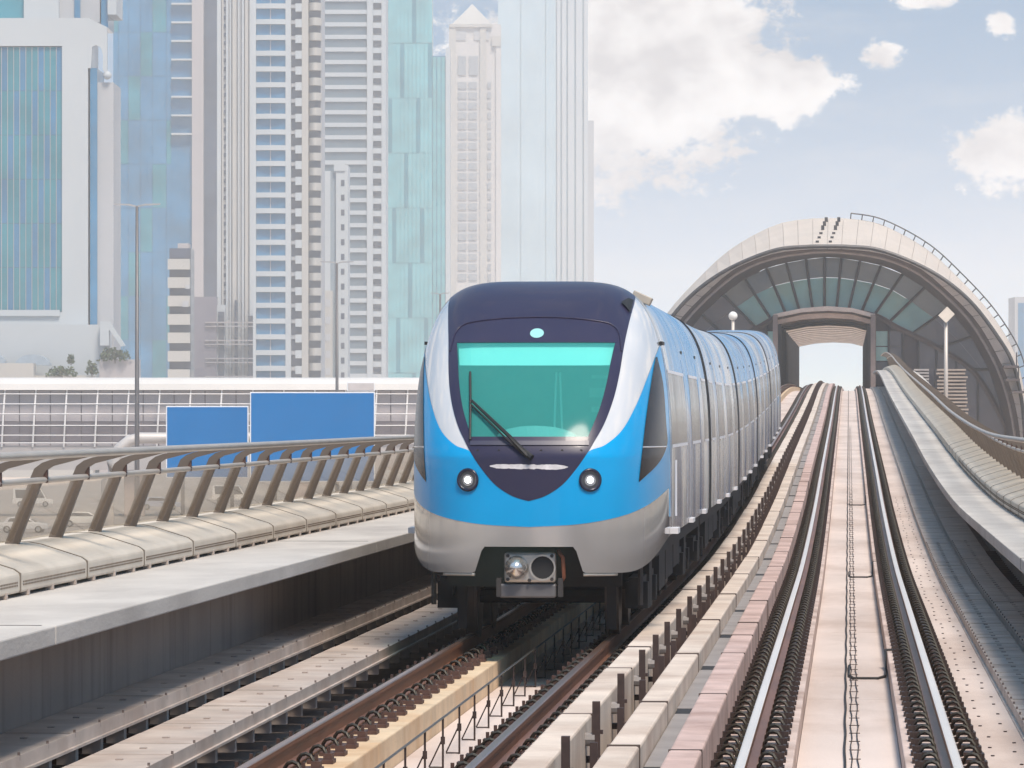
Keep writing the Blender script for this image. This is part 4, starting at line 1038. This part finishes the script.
# ------------------------------------------------------------------ lamps on the viaduct
lamp_post_m = mat('lamp_post', (.52, .47, .43), .5, metal=.3, var=.06)
b0 = P(946, 405, 156); l = thing('panel_lamp', 'pale post lamp with tilted square panel head at the right railing', 'lamp post', b0)
m = MB(); m.tube([b0 + Vector((0, 0, -1.4)), b0 + Vector((0, 0, 2.8))], [.075, .06], 8); m.build('post', lamp_post_m, l, b0, smooth=True)
m = MB(); q = b0 + Vector((0, 0, 2.98)); m.loft([[q + Vector((a, d + b * .5, b)) for a, b in ((0, -.30), (.29, 0), (.04, .26), (-.26, -.04))] for d in (-.04, .04)]); m.build('lamp_panel', mat('lamp_panel', (.44, .385, .33), .5), l, b0, bevel=.015)
m = MB(); m.box(b0.x - .18, b0.x + .24, b0.y - .12, b0.y + .12, b0.z - .05, b0.z + .03); m.box(b0.x - .18, b0.x + .24, b0.y - .13, b0.y + .13, b0.z - .2, b0.z - .16); m.build('base_bracket', rail_top, l, b0)
b1 = P(733, 316, 252); l = thing('globe_lamp', 'slim post lamp with a white globe beyond the train', 'lamp post', b1 - Vector((0, 0, 4.3)))
m = MB(); m.tube([b1 - Vector((0, 0, 4.3)), b1], .09, 8); m.build('post', lamp_post_m, l, l.location, smooth=True)
m = MB(); m.loft([[b1 + Vector((r * math.cos(a), r * math.sin(a), z)) for a in [k * math.pi / 8 for k in range(16)]] for z, r in [(-.24 * math.cos(t), max(.01, .24 * math.sin(t))) for t in [k * math.pi / 8 for k in range(9)]]]); m.build('globe', mat('globe_white', (.75, .73, .70), .4), l, l.location, smooth=True)

# ------------------------------------------------------------------ street lamps, signs
steel_grey = mat('mast_grey', (.15, .145, .15), .5, metal=.4, var=.08)
for (px, py, D, arm, lab) in ((137, 206, 250, 1.22, 'tall double-arm street lamp before the blue glass tower, leftmost'), (337, 263, 350, 1.22, 'double-arm street lamp standing above the large blue sign'), (440, 294, 450, .9, 'faint double-arm street lamp just left of the train roof')):
    t = P(px, py, D); b = Vector((t.x, t.y, GZ)); l = thing('street_lamp', lab, 'street lamp', b, 'double-arm street lamps', YAW)
    h = t.z - GZ
    m = MB(); m.tube([(0, 0, 0), (0, 0, h * .4), (0, 0, h)], [.17, .13, .075], 8); m.build('mast', steel_grey, l, smooth=True)
    for s in (-1, 1):
        m = MB(); m.loft([[(s * x, -w, h + z), (s * x, w, h + z), (s * x, w, h + z + th), (s * x, -w, h + z + th)] for x, z, w, th in ((.02, -.06, .05, .08), (arm * .35, .02, .10, .10), (arm, .06, .12, .07))]); m.build('lamp_arm', mat('lamp_head_pale', (.36, .36, .37), .45), l)
blue_sign = mat('sign_blue', (.0, .15, .42), .5, var=.03, scale=.4, spec=.15)
def sign(px0, py0, px1, py1, D, lab, face, posts=True):
    a = P(px0, py1, D); b = P(px1, py0, D); c = P((px0 + px1) / 2, py1, D); l = thing('road_sign', lab, 'road sign', (c.x, c.y, GZ), None, YAW)
    w = (px1 - px0) * D / F / 2; z0 = a.z - GZ; z1 = b.z - GZ
    m = MB(); m.box(-w, w, 0, .12, z0, z1); m.build('sign_backing', mat('sign_rim', (.75, .77, .80), .4, var=.04), l, bevel=.02)
    e = .07; m = MB(); m.box(-w + e, w - e, -.025, -.003, z0 + e, z1 - e); m.build('sign_face', face, l, bevel=.02)
    for s in (-.6, .6):
        if not posts: m = MB(); m.box(s * w - .05, s * w + .05, .14, .24, z0 - .5, z1 - .05); m.build('sign_bracket', steel_grey, l); continue
        m = MB(); m.box(s * w - .12, s * w + .12, .15, .4, 0, z1 - .3); m.build('sign_post', steel_grey, l)
sign(166, 406, 248.5, 478, 303, 'smaller blank blue road sign, left of the large one', blue_sign)
sign(250, 392, 375, 482, 300, 'large blank blue road sign beyond the left railing', blue_sign)
sign(347, 382, 375, 391.5, 300, 'small grey plate sign on the top right of the large blue sign', mat('sign_grey', (.52, .49, .49), .5, var=.06), False)
gp = P(112, 447, 305); r = thing('sign_gantry', 'bent grey pipe gantry reaching behind the blue signs', 'gantry', (gp.x, gp.y, GZ))
cc_ = P(140, 438, 305); e_ = P(372, 438, 305)
m = MB(); m.tube([(gp.x - .3, gp.y, GZ), (gp.x - .3, gp.y, gp.z - 2.2), gp.lerp(Vector((gp.x, gp.y, gp.z)), 1) + Vector((0, 0, -1.0)), gp + Vector((.5, 0, -.1)), gp + Vector((1.1, 0, .4)), cc_, e_], [.45, .42, .40, .38, .36, .36, .34], 12); m.build('pipe', mat('gantry_grey', (.52, .49, .47), .5, metal=.2, var=.06), r, r.location, smooth=True)
for t in (.22, .5, .9):
    p = cc_.lerp(e_, t); m = MB(); m.tube([p - Vector((.05, 0, 0)), p + Vector((.05, 0, 0))], .48, 12); m.build('flange', steel_grey, r, r.location)

# ------------------------------------------------------------------ enclosed footbridge behind the signs
def local_frame(px, D): b = P(px, HOR, D); return Vector((b.x, b.y, GZ))
FD = 500.0; fk = FD / F
fb = thing('footbridge', 'long enclosed footbridge with white lattice and pale roof behind the road', 'footbridge', local_frame(200, FD), None, YAW)
fx = lambda px: (px - 200) * fk
fz = lambda py: CAMZ + (HOR - py) * fk - GZ
lat = mat('lattice_white', (.72, .70, .69), .5, var=.04); fb_roof = mat('footbridge_roof', (.62, .595, .57), .6, var=.06, scale=.2)
fb_pane = mat('footbridge_pane', (.40, .37, .385), .25, var=.12, scale=.3); fb_dark = mat('footbridge_dark', (.16, .14, .155), .3, var=.2, scale=.4)
XA, XB = -90, 470
m = MB(); m.loft([[(x, y, fz(z)) for y, z in ((-.1, 390), (.1, 384), (.9, 379.5), (2.4, 377.5), (5, 379), (5, 390))] for x in (fx(XA), fx(XB))]); m.build('roof', fb_roof, fb)
m = MB(); m.box(fx(XA), fx(XB), .25, 4.6, fz(470), fz(446)); m.build('bridge_deck', mat('footbridge_deck', (.40, .37, .36), .8, var=.1, scale=.2), fb)
vx = [XA + 31 * k for k in range(19)]
rows_ = [(390.5, 394, 0), (394.5, 404, 0), (404.5, 414, 0), (414.5, 421.5, 0), (421.8, 426, 1), (426.5, 435, 1), (435.5, 443, 1), (443.2, 446, 0)]
for i in range(len(vx) - 1):
    for j, (ya, yb_, dk_) in enumerate(rows_):
        for q in range(2):
            x0 = fx(vx[i] + 15.5 * q) + .06; x1 = fx(vx[i] + 15.5 * (q + 1)) - .06
            d = .9 + random.uniform(0, .06)
            m = MB(); m.box(x0, x1, d, d + .1, fz(yb_) + .02, fz(ya) - .02); m.build('pane', fb_dark if dk_ or (j in (1, 2) and i in (4, 5) and q == 1 and False) else fb_pane, fb)
m = MB(); m.box(fx(XA), fx(XB), 1.1, 1.3, fz(446), fz(390)); m.build('inner_wall', fb_dark, fb)
for x in vx:
    m = MB(); m.tube([(fx(x - 1.5), .15, fz(447)), (fx(x), -.25, fz(425)), (fx(x + .8), -.1, fz(408)), (fx(x + 1.8), .25, fz(389))], .10, 6); m.build('lattice_upright', lat, fb)
for y, d in ((394, .1), (404, -.12), (414, -.22), (425.5, -.28), (435.3, -.1), (443, .05)):
    m = MB(); m.tube([(fx(XA), d, fz(y)), (fx(XB), d, fz(y))], .065, 6); m.build('lattice_rail', lat, fb)
for px, w in ((-40, 1.1), (133, 1.05), (300, 1.1), (450, 1.1)):
    m = MB(); m.box(fx(px) - w, fx(px) + w, 1.2, 3.4, 0, fz(468)); m.build('pier', mat('pier_rose', (.42, .35, .33), .8, var=.1, scale=.3), fb, bevel=.1)
# ------------------------------------------------------------------ towers
tw_white = mat('tower_white', (.44, .475, .50), .7, var=.07, scale=.05, bump=.05)
tw_cream = mat('tower_cream', (.43, .415, .39), .7, var=.07, scale=.05)
tw_grey = mat('tower_grey', (.40, .41, .43), .6, var=.08, scale=.06)
tw_rose = mat('tower_rose', (.40, .37, .375), .7, var=.06, scale=.05)
gl_blue = mat('tower_glass_blue', (.03, .17, .32), .12, spec=.6, var=.25, scale=.13, coords='World')
gl_teal = mat('tower_glass_teal', (.02, .20, .26), .12, spec=.6, var=.25, scale=.13, coords='World')
gl_dark = mat('tower_glass_dark', (.06, .075, .11), .15, spec=.6, var=.3, scale=.13, coords='World')
gl_green = mat('tower_glass_green', (.12, .38, .42), .2, spec=.6, var=.2, scale=.13, coords='World')  # lightened so the colour carries part of the haze
hazed_blue = mat('tower_glass_hazed', (.38, .50, .56), .3, spec=.4, var=.15, scale=.03)  # haze painted into the facade colour of the farthest tower
hazed_win = mat('tower_window_hazed', (.30, .32, .34), .3, var=.1)  # low-contrast window tone imitates distance haze
tw_hazed = mat('tower_hazed', (.52, .50, .49), .7, var=.05, scale=.05)  # wall tone paled to imitate haze on the pyramid tower
leafy = mat('foliage', (.07, .10, .045), .9, var=.4, scale=1.5)
class Tower:
    def __init__(s, lab, px, D, name='tower', cat='tower'):
        s.D = D; s.k = D / F; s.px = px; s.r = thing(name, lab, cat, local_frame(px, D), None, YAW)
    def x(s, px): return (px - s.px) * s.k
    def z(s, py): return CAMZ + (HOR - py) * s.k - GZ
    def box(s, name, px0, px1, py0, py1, d0, d1, ma, par=None, bevel=0):
        """d0, d1: depth in metres; py1 None = ground"""
        z0 = 0 if py1 is None else s.z(py1)
        m = MB(); m.box(s.x(px0), s.x(px1), d0, d1, z0, s.z(py0)); return m.build(name, ma, par or s.r, bevel=bevel)
    def repeat(s, name, px0, px1, py0, h, pitch, n, d0, d1, ma):
        """one mesh shared by n storeys"""
        m = MB(); m.box(s.x(px0), s.x(px1), d0, d1, -h * s.k, 0); me = m.mesh(name, ma)
        for i in range(n): link(name, me, s.r, (0, 0, s.z(py0 + i * pitch)))
    def round_repeat(s, name, px0, px1, py0, h, pitch, n, d, ma, bulge):
        m = MB(); xs = [k / 8 for k in range(9)]; f = lambda t: d - bulge * math.sin(math.pi * t)
        ring = [(s.x(px0 + (px1 - px0) * t), f(t)) for t in xs] + [(s.x(px1), d + 1), (s.x(px0), d + 1)]
        m.loft([[(a, b, z) for a, b in ring] for z in (-h * s.k, 0)]); me = m.mesh(name, ma)
        for i in range(n): link(name, me, s.r, (0, 0, s.z(py0 + i * pitch)))

# white-framed glass tower at the far left
t = Tower('white-framed tower with a large glass curtain wall at the far left', 40, 800)
t.box('wall', -60, 62, 312, 440, 0, 20, tw_white); t.box('wall', 62, 88, 18, None, 0, 20, tw_white); t.box('wall', -60, 62, 18, 46, 0, 20, tw_white); 
t.box('side_wall', 88, 90, 18, 68, .2, 16, tw_white)
t.box('core', -60, 61.5, 46.5, 311.5, .9, 19, gl_dark)
t.box('sill', -60, 60, 310, 316, -.5, 0, tw_white)
pw = 6.1
for i in range(-4, 10):
    for j, (ya, yb_) in enumerate([(46.5 + 44.2 * q, 46.5 + 44.2 * (q + 1)) for q in range(6)]):
        if (i + 1) * pw < -20: continue
        t.box('window', i * pw + 1.2 + .35, (i + 1) * pw + 1.2 - .35, ya + .2, yb_ - .2, .45 + random.uniform(0, .05), .9, gl_teal if (i + j) % 3 else gl_blue)
for i in range(-4, 11): t.box('mullion', i * pw + .95, i * pw + 1.45, 46.5, 311.5, .25, .9, tw_grey)
t.box('side_glass', 90, 97, 68, None, .3, 14, gl_blue); t.box('side_wall', 97, 113, 82, None, 1.0, 16, tw_grey)
m = MB()  # side parapet with arched opening
pts = [(88, 18), (107, 27), (107, 76), (103, 70), (103, 55), (101, 48), (96, 45), (92, 47), (91, 68), (88, 68)]
m.loft([[(t.x(a), d, t.z(b)) for a, b in pts] for d in (-.05, 1.2)]); m.build('arched_bracket', tw_white, t.r)
m = MB(); c = Vector((t.x(107), .5, t.z(75))); m.loft([[c + Vector((r * math.cos(a), r * math.sin(a), z)) for a in [k * math.pi / 6 for k in range(12)]] for z, r in [(-.75 * math.cos(q), max(.02, .75 * math.sin(q))) for q in [k * math.pi / 6 for k in range(7)]]]); m.build('corner_ball', tw_white, t.r, smooth=True)
t.box('upper_block', 22, 57, -12, 18, 3, 18, tw_white); t.box('upper_glass', -60, 22, -12, 18, 4, 18, gl_teal); t.box('upper_block', 57, 72, -12, 18, 4.5, 18, tw_grey); t.box('upper_glass', 72, 78, -12, 17, 4.2, 18, gl_blue)
t.box('upper_block', 78, 97, -12, 20, 5, 18, tw_grey); t.box('upper_glass', 98, 105, -12, 25, 6, 18, gl_blue); t.box('upper_block', 105, 114, -12, 12, 5, 18, tw_white)
t.box('podium', -80, 112, 325, None, -4, -.02, tw_white); t.box('podium_block', 104, 143, 360, None, -9, -5, tw_rose); t.box('podium_wall', -80, 42, 364, None, -14, -10, tw_cream); t.box('podium_wall', 42, 100, 376, None, -13, -9, tw_cream)
m = MB(); pts = [(103, 322), (112, 322), (128, 346), (124, 347), (112, 330), (112, 346), (103, 346)]; m.loft([[(t.x(a), d, t.z(b)) for a, b in pts] for d in (-6, -4.5)]); m.build('sloped_frame', tw_white, t.r)
for cx, w in ((38, 17), (2, 9)):
    m = MB(); m.loft([[(t.x(cx + w * math.cos(a)), d, t.z(366 - 11 * math.sin(a))) for a in [math.pi * k / 14 for k in range(15)]] for d in (-9.9, -6)]); m.build('arched_canopy', mat('canopy_blue', (.30, .36, .42), .5), t.r)
def shrub(lab, px, py, D, w, h, nleaf=260):
    b = P(px, py, D); r = thing('shrub', lab, 'shrub', (b.x, b.y, b.z), None)
    m = MB()
    for k in range(nleaf):
        a = random.uniform(0, 6.28); q = math.sqrt(random.random()); z = random.random() ** .7
        c = Vector((w * q * math.cos(a) * (1 - .4 * z), .5 * w * q * math.sin(a), h * z * (.75 + .25 * math.sin(a * 3))))
        e = Vector((random.gauss(0, 1), random.gauss(0, 1), random.gauss(0, 1))).normalized() * .28; f = e.cross(Vector((random.gauss(0, 1), random.gauss(0, 1), random.gauss(0, 1)))).normalized() * .2
        m.quad(c - e, c + f, c + e, c - f)
    m.build('crown', leafy, r)
    m = MB(); m.tube([(0, 0, -.4), (0, 0, h * .6)], .09, 5); m.build('stem', iron_brown, r)
shrub('hedge of green planting under the sloped white frame of the far left tower', 115, 361, 791, 3.2, 2.2, 420)
shrub('low green planting in front of the arched canopy', 62, 376, 786.5, 3.0, 1.6, 300)
shrub('small green bush on the podium left of the street lamp', 92, 374, 787, 1.2, 2.2, 160)
shrub('small dark round bush on the white podium', 71, 363, 788, .7, 1.4, 120)

# blue glass tower with white balcony ledges
t = Tower('tall blue glass tower with white ledges near its right edge', 155, 1230)
t.box('curtain_wall', 113, 192, -12, None, 1, 24, gl_blue)
for i, (a, b) in enumerate(((113, 118), (118.4, 128), (128.4, 140), (140.4, 152), (152.4, 166), (166.4, 171))):
    for j in range(9):
        t.box('glass_panel', a, b, -12 + 44 * j + .3, -12 + 44 * (j + 1) - .3, .55 + random.uniform(0, .12), .98, gl_blue if (i + j) % 4 else gl_teal)
t.repeat('balcony_ledge', 171.5, 192, 3, 1.8, 18.6, 8, -.9, .98, tw_white)
t.box('edge_pier', 192, 203.5, -12, None, -.4, 20, tw_rose); t.box('recess_glass', 203.5, 217, -12, None, 2, 20, gl_dark)
# lower block with pale balconies
t = Tower('low block of pale stacked balconies below the blue glass tower', 180, 1000, 'balcony_block', 'building')
t.box('core', 169, 190.5, 248, None, 1.2, 12, gl_dark); t.box('roof_box', 177, 188, 243, 249, 2, 8, tw_rose)
t.repeat('balcony', 168, 190, 259, 10.5, 18.4, 8, -.9, 1.2, tw_cream)
t.repeat('window', 171, 188, 251, 7, 18.4, 8, .9, 1.19, gl_dark)
t.box('air_unit', 183, 189, 301, 307, -1.6, -.92, tw_grey); t.box('air_unit', 186, 190, 285, 289, -1.5, -.92, tw_grey)
# ribbed white tower and its dark base
t = Tower('slender white tower with close vertical ribs, darker block at its foot', 235, 1120)
t.box('core', 217, 253, -12, None, .8, 22, tw_grey)
for i, (a, b, d) in enumerate(((217, 221, .1), (222, 223.5, .2), (226, 228, .1), (229.5, 231, .3), (232.5, 236, -.2), (238, 239.3, .2), (242, 244, 0), (245, 248, -.3), (249.5, 253, .1))):
    t.box('rib', a, b, -12, None, d, .8, tw_cream if i % 3 == 1 else tw_white)
t.repeat('rib_window', 223.6, 225.8, -2, 4, 8.6, 45, .5, .79, gl_dark)
t.box('base_block', 190, 217.5, 297, None, -3, 10, mat('tower_violet', (.19, .175, .21), .5, var=.1, scale=.05))
t.box('base_panel', 217.5, 226, 305, None, -2.5, .05, tw_white); t.box('base_glass', 219, 225, 312, None, -2.8, -2.52, gl_dark); t.box('base_glass', 235, 238, 300, None, -1, -.25, gl_dark); t.box('base_glass', 249, 254.5, 316, None, -2.8, -.35, gl_dark)
t.repeat('base_ledge', 206, 254, 322, 1.2, 18, 4, -3.6, -3.02, tw_rose); t.repeat('base_ledge', 206, 254, 326, 1.0, 18, 4, -3.6, -3.02, tw_rose)
# balcony tower
t = Tower('white residential tower with blue windows and a column of rounded balconies', 287, 1050)
t.box('core', 254, 321, -12, None, 1.2, 22, tw_grey)
t.box('pier', 253, 256, -12, None, -.2, 1.2, tw_white); t.box('pier', 285.5, 291, -12, None, -.1, 1.2, tw_white); t.box('pier', 302, 308.5, -12, None, -.7, 1.2, tw_cream)
NF = 28
t.repeat('window', 256.2, 285.3, -7, 10.6, 15.75, NF, .5, 1.19, gl_blue)
t.round_repeat('spandrel', 256, 285.5, -12.2, 5, 15.75, NF, -.1, tw_white, .5)
t.repeat('window', 291.2, 301.8, -7, 11, 15.75, NF, .7, 1.19, gl_dark)
t.repeat('balcony', 295.5, 301.9, -12, 8, 15.75, NF, -.9, .69, tw_white)
t.repeat('spandrel', 291.1, 295.4, -11, 3.4, 15.75, NF, .1, 1.19, tw_grey)
t.repeat('window', 308.7, 320.5, -6, 9, 15.0, NF, .6, 1.19, gl_dark)
t.round_repeat('round_balcony', 308.5, 321.5, -12, 7.6, 15.0, NF, .2, tw_cream, 1.9)
t.repeat('window_bar', 270, 270.8, -7, 10.6, 15.75, NF, .3, .5, tw_grey)
# banded office tower
t = Tower('pale tower with wide dark window bands, right of the balcony tower', 352, 1330)
t.box('core', 318, 386, -12, None, 1.2, 24, tw_white)
t.repeat('window', 321, 366.5, -11, 8.6, 12.55, 34, .4, 1.19, mat('band_glass', (.10, .15, .19), .2, spec=.5, var=.2, scale=.08)); t.box('pier', 367, 373, -12, None, -.3, 1.19, tw_white); t.box('pier', 381.5, 386, -12, None, -.3, 1.19, tw_white)
t.repeat('spandrel', 320, 366.8, -15.4, 4.2, 12.55, 34, -.1, 1.19, tw_white)
t.repeat('small_window', 373.3, 381.2, -11, 6.5, 12.55, 34, .4, 1.19, gl_dark); t.repeat('small_spandrel', 373.1, 381.4, -15, 5.4, 12.55, 34, -.5, 1.19, tw_white)
# small white block in front
t = Tower('narrow white block with one tall grey window strip before the banded tower', 335, 1150, 'white_block', 'building')
t.box('wall', 318, 330.3, 171, None, 0, 14, tw_white); t.box('stair_glass', 330.3, 336, 172, None, .6, 13, mat('strip_grey', (.24, .30, .35), .4, var=.1)); t.box('wall', 336, 348, 165, None, -.3, 14, tw_white); t.box('parapet', 334, 345, 163, 171, -.6, 2, tw_white)
t.repeat('window', 341, 344.5, 180, 6, 14.8, 14, -.36, -.28, gl_dark)
t.box('low_wing', 316, 333, 291, None, -4, -.02, tw_cream); t.repeat('wing_window', 326, 331, 300, 7, 17, 5, -4.08, -3.98, tw_grey)
# teal glass tower
t = Tower('plain teal glass tower fading in haze, left of the pyramid-topped tower', 410, 1600)
t.box('core', 384, 432, -12, None, 1, 24, gl_green)
for i in range(12):
    for j in range(8): t.box('glass_panel', 384.3 + i * 4, 387.9 + i * 4, -12 + j * 55 + .4, -12 + (j + 1) * 55 - .4, .6 + random.uniform(0, .1), .98, gl_green if (i * 5 + j) % 7 else gl_teal)
t.box('low_tower_core', 432, 446, 55, None, 4, 20, gl_blue); t.box('fin', 445.5, 450, 47, None, 3, 18, tw_white)
for i in range(3): t.box('low_tower_panel', 432.5 + i * 4.4, 436.2 + i * 4.4, 56, 440, 3.6, 3.98, gl_green)
# pyramid tower
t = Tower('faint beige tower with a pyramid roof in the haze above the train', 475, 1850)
t.box('core', 449, 501, 24, None, 1, 20, tw_hazed)
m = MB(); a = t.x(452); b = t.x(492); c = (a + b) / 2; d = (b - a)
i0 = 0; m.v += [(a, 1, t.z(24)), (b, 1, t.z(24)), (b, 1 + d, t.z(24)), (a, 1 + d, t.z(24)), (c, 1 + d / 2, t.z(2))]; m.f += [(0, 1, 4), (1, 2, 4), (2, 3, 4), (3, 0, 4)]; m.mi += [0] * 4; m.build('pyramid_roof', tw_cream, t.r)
t.box('cornice', 449.5, 492, 24, 27, -.3, .99, tw_cream); t.box('pier', 449, 456, 27, None, .2, .99, tw_cream); t.box('pier', 480, 486, 27, None, .2, .99, tw_cream); t.box('pier', 496, 501, 45, None, .0, .99, tw_hazed); t.box('corner_turret', 492, 501, 36, 46, -.5, .99, tw_cream)
t.box('tall_window', 458, 466, 56, 75, .5, .98, hazed_win); t.box('tall_window', 469, 478, 56, 75, .5, .98, hazed_win); t.box('crown_window', 454, 466, 31, 40, .6, .98, tw_grey); t.box('crown_window', 474, 489, 31, 40, .6, .98, tw_grey)
for a, b in ((458, 466.5), (468.5, 477)): t.repeat('window', a, b, 82, 6.5, 10.1, 20, .5, .98, hazed_win)
t.repeat('window', 487.5, 491, 82, 6, 10.1, 20, .5, .98, hazed_win)
# far pale tower and the faint one at the right edge
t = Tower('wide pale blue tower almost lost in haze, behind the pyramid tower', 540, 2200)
t.box('core', 498, 588, -12, None, 1, 30, hazed_blue)
for i, (a, b) in enumerate(((498, 520), (521, 545), (546, 556), (557, 560), (562, 566), (568, 574), (576, 582), (584, 588))): t.box('glass_panel' if i < 3 else 'fin', a, b, -12, None, .4 if i < 3 else -.4, .98, hazed_blue if i < 3 else tw_white)
t.box('stepped_wing', 588, 594, 120, None, 4, 24, tw_grey)
t = Tower('faint grey tower at the right edge beyond the station', 1022, 1500)
t.box('core', 1015, 1060, 297, None, 0, 20, tw_grey)
for i in range(4): t.box('window_strip', 1018 + i * 10, 1024 + i * 10, 303, None, -.2, -.02, gl_blue)

# ------------------------------------------------------------------ cars on the road seen through the railing glass
car_win = mat('car_glass', (.02, .025, .03), .08, spec=.7); tyre = mat('tyre', (.02, .02, .02), .8); rim = mat('rim', (.45, .45, .46), .3, metal=.8); tail = mat('car_lamp', (.6, .55, .5), .2)
def car(px, py, D, colr, lab, van=False, rz=0):
    b = P(px, py, D); r = thing('parked_car', lab, 'car', (b.x, b.y, GZ + .03 if b.x < -62 else GZ + .135), 'cars on the road below', YAW + rz)
    pm = mat('car_paint_%d' % int(px), colr, .25, var=.03, coat=.8)
    L_ = 2.35; w = .9; top_ = 2.1 if van else 1.45
    m = MB(); prof_ = [(-L_, .35), (-L_, .75), (-L_ + .1, .95), (-1.0 if not van else -1.9, 1.0), (1.35, .98), (L_ - .05, .82), (L_, .6), (L_, .35)]
    m.loft([[(x, y, z) for x, z in prof_] for y in (-w, w)]); m.build('body', pm, r, bevel=.06)
    cab = [(-1.75, .98), (-1.35, top_ - .04), (-1.0, top_), (.35, top_ - .02), (1.15, .98)] if not van else [(-2.3, .98), (-2.25, top_), (.9, top_), (1.6, .98)]
    m = MB(); m.loft([[(x, y * (1 - .16 * (z - .98)), z) for x, z in cab] for y in (-w + .04, w - .04)]); m.build('cabin', pm, r, bevel=.04)
    for s in (-1, 1):
        g_ = [(cab[0][0] + .35, 1.03), (cab[1][0] + .2, top_ - .1), (cab[-2][0] - .05, top_ - .1), (cab[-1][0] - .22, 1.03)]
        m = MB(); m.loft([[(x, s * ((w - .04) * (1 - .16 * (z - .98)) + d), z) for x, z in g_] for d in (-.01, .012)]); m.build('side_window', car_win, r)
        for x in (-1.45, 1.45):
            m = MB(); m.loft([[(x + q * math.cos(a), s * (w - .2 + d), .33 + q * math.sin(a)) for a in [k * math.pi / 8 for k in range(16)]] for q, d in ((.33, 0), (.33, .21), (.2, .215))]); wh = m.build('wheel', tyre, r)
            m = MB(); m.disc((x, s * (w + .02), .33), (0, s, 0), .2, 14); m.build('rim', rim, wh)
        m = MB(); m.box(L_ - .12, L_ + .01, s * .62 - .16, s * .62 + .16, .62, .78); m.build('headlight', tail, r)
    m = MB(); a, b2 = cab[-2], cab[-1]; m.quad((a[0] + .03, -.72, a[1] - .05), (b2[0] - .02, -.82, b2[1] + .06), (b2[0] - .02, .82, b2[1] + .06), (a[0] + .03, .72, a[1] - .05)); m.build('windscreen', car_win, r)
for args in ((33, 507, 548, (.70, .70, .70), 'white van seen through the leftmost glass panel of the railing', True, R(4)), (24, 533, 434, (.62, .63, .66), 'silver car behind the second glass panel of the left railing', False, R(-3)), (85, 527, 456, (.74, .73, .71), 'white car low behind the third glass panel of the left railing', False, R(2)), (160, 510, 530, (.35, .40, .52), 'blue-grey car behind the left railing below the smaller blue sign', False, R(3)), (232, 503, 570, (.72, .70, .68), 'white van behind the railing between the two blue signs', True, R(-2))):
    D = F * (CAMZ - GZ) / (args[1] - HOR); car(args[0], args[1], D, *args[3:])

# ------------------------------------------------------------------ haze over the city
hz = MB(); hz.box(-6800, 6800, -6700, 6900, GZ - 1, 200.0)
ho = stuff(hz.build('haze', mat('haze_placeholder', (.8, .8, .8)))); ho.data.materials.clear()
hm = bpy.data.materials.new('haze'); hm.use_nodes = True; N = hm.node_tree.nodes; N.clear()
pvn = N.new('ShaderNodeVolumePrincipled'); pvn.inputs['Color'].default_value = (.97, .96, .95, 1); pvn.inputs['Density'].default_value = HAZE; pvn.inputs['Anisotropy'].default_value = 0.0
on = N.new('ShaderNodeOutputMaterial'); hm.node_tree.links.new(pvn.outputs[0], on.inputs['Volume']); ho.data.materials.append(hm)
tag(ho, 'pale dusty haze lying over the city and the tracks', 'haze')
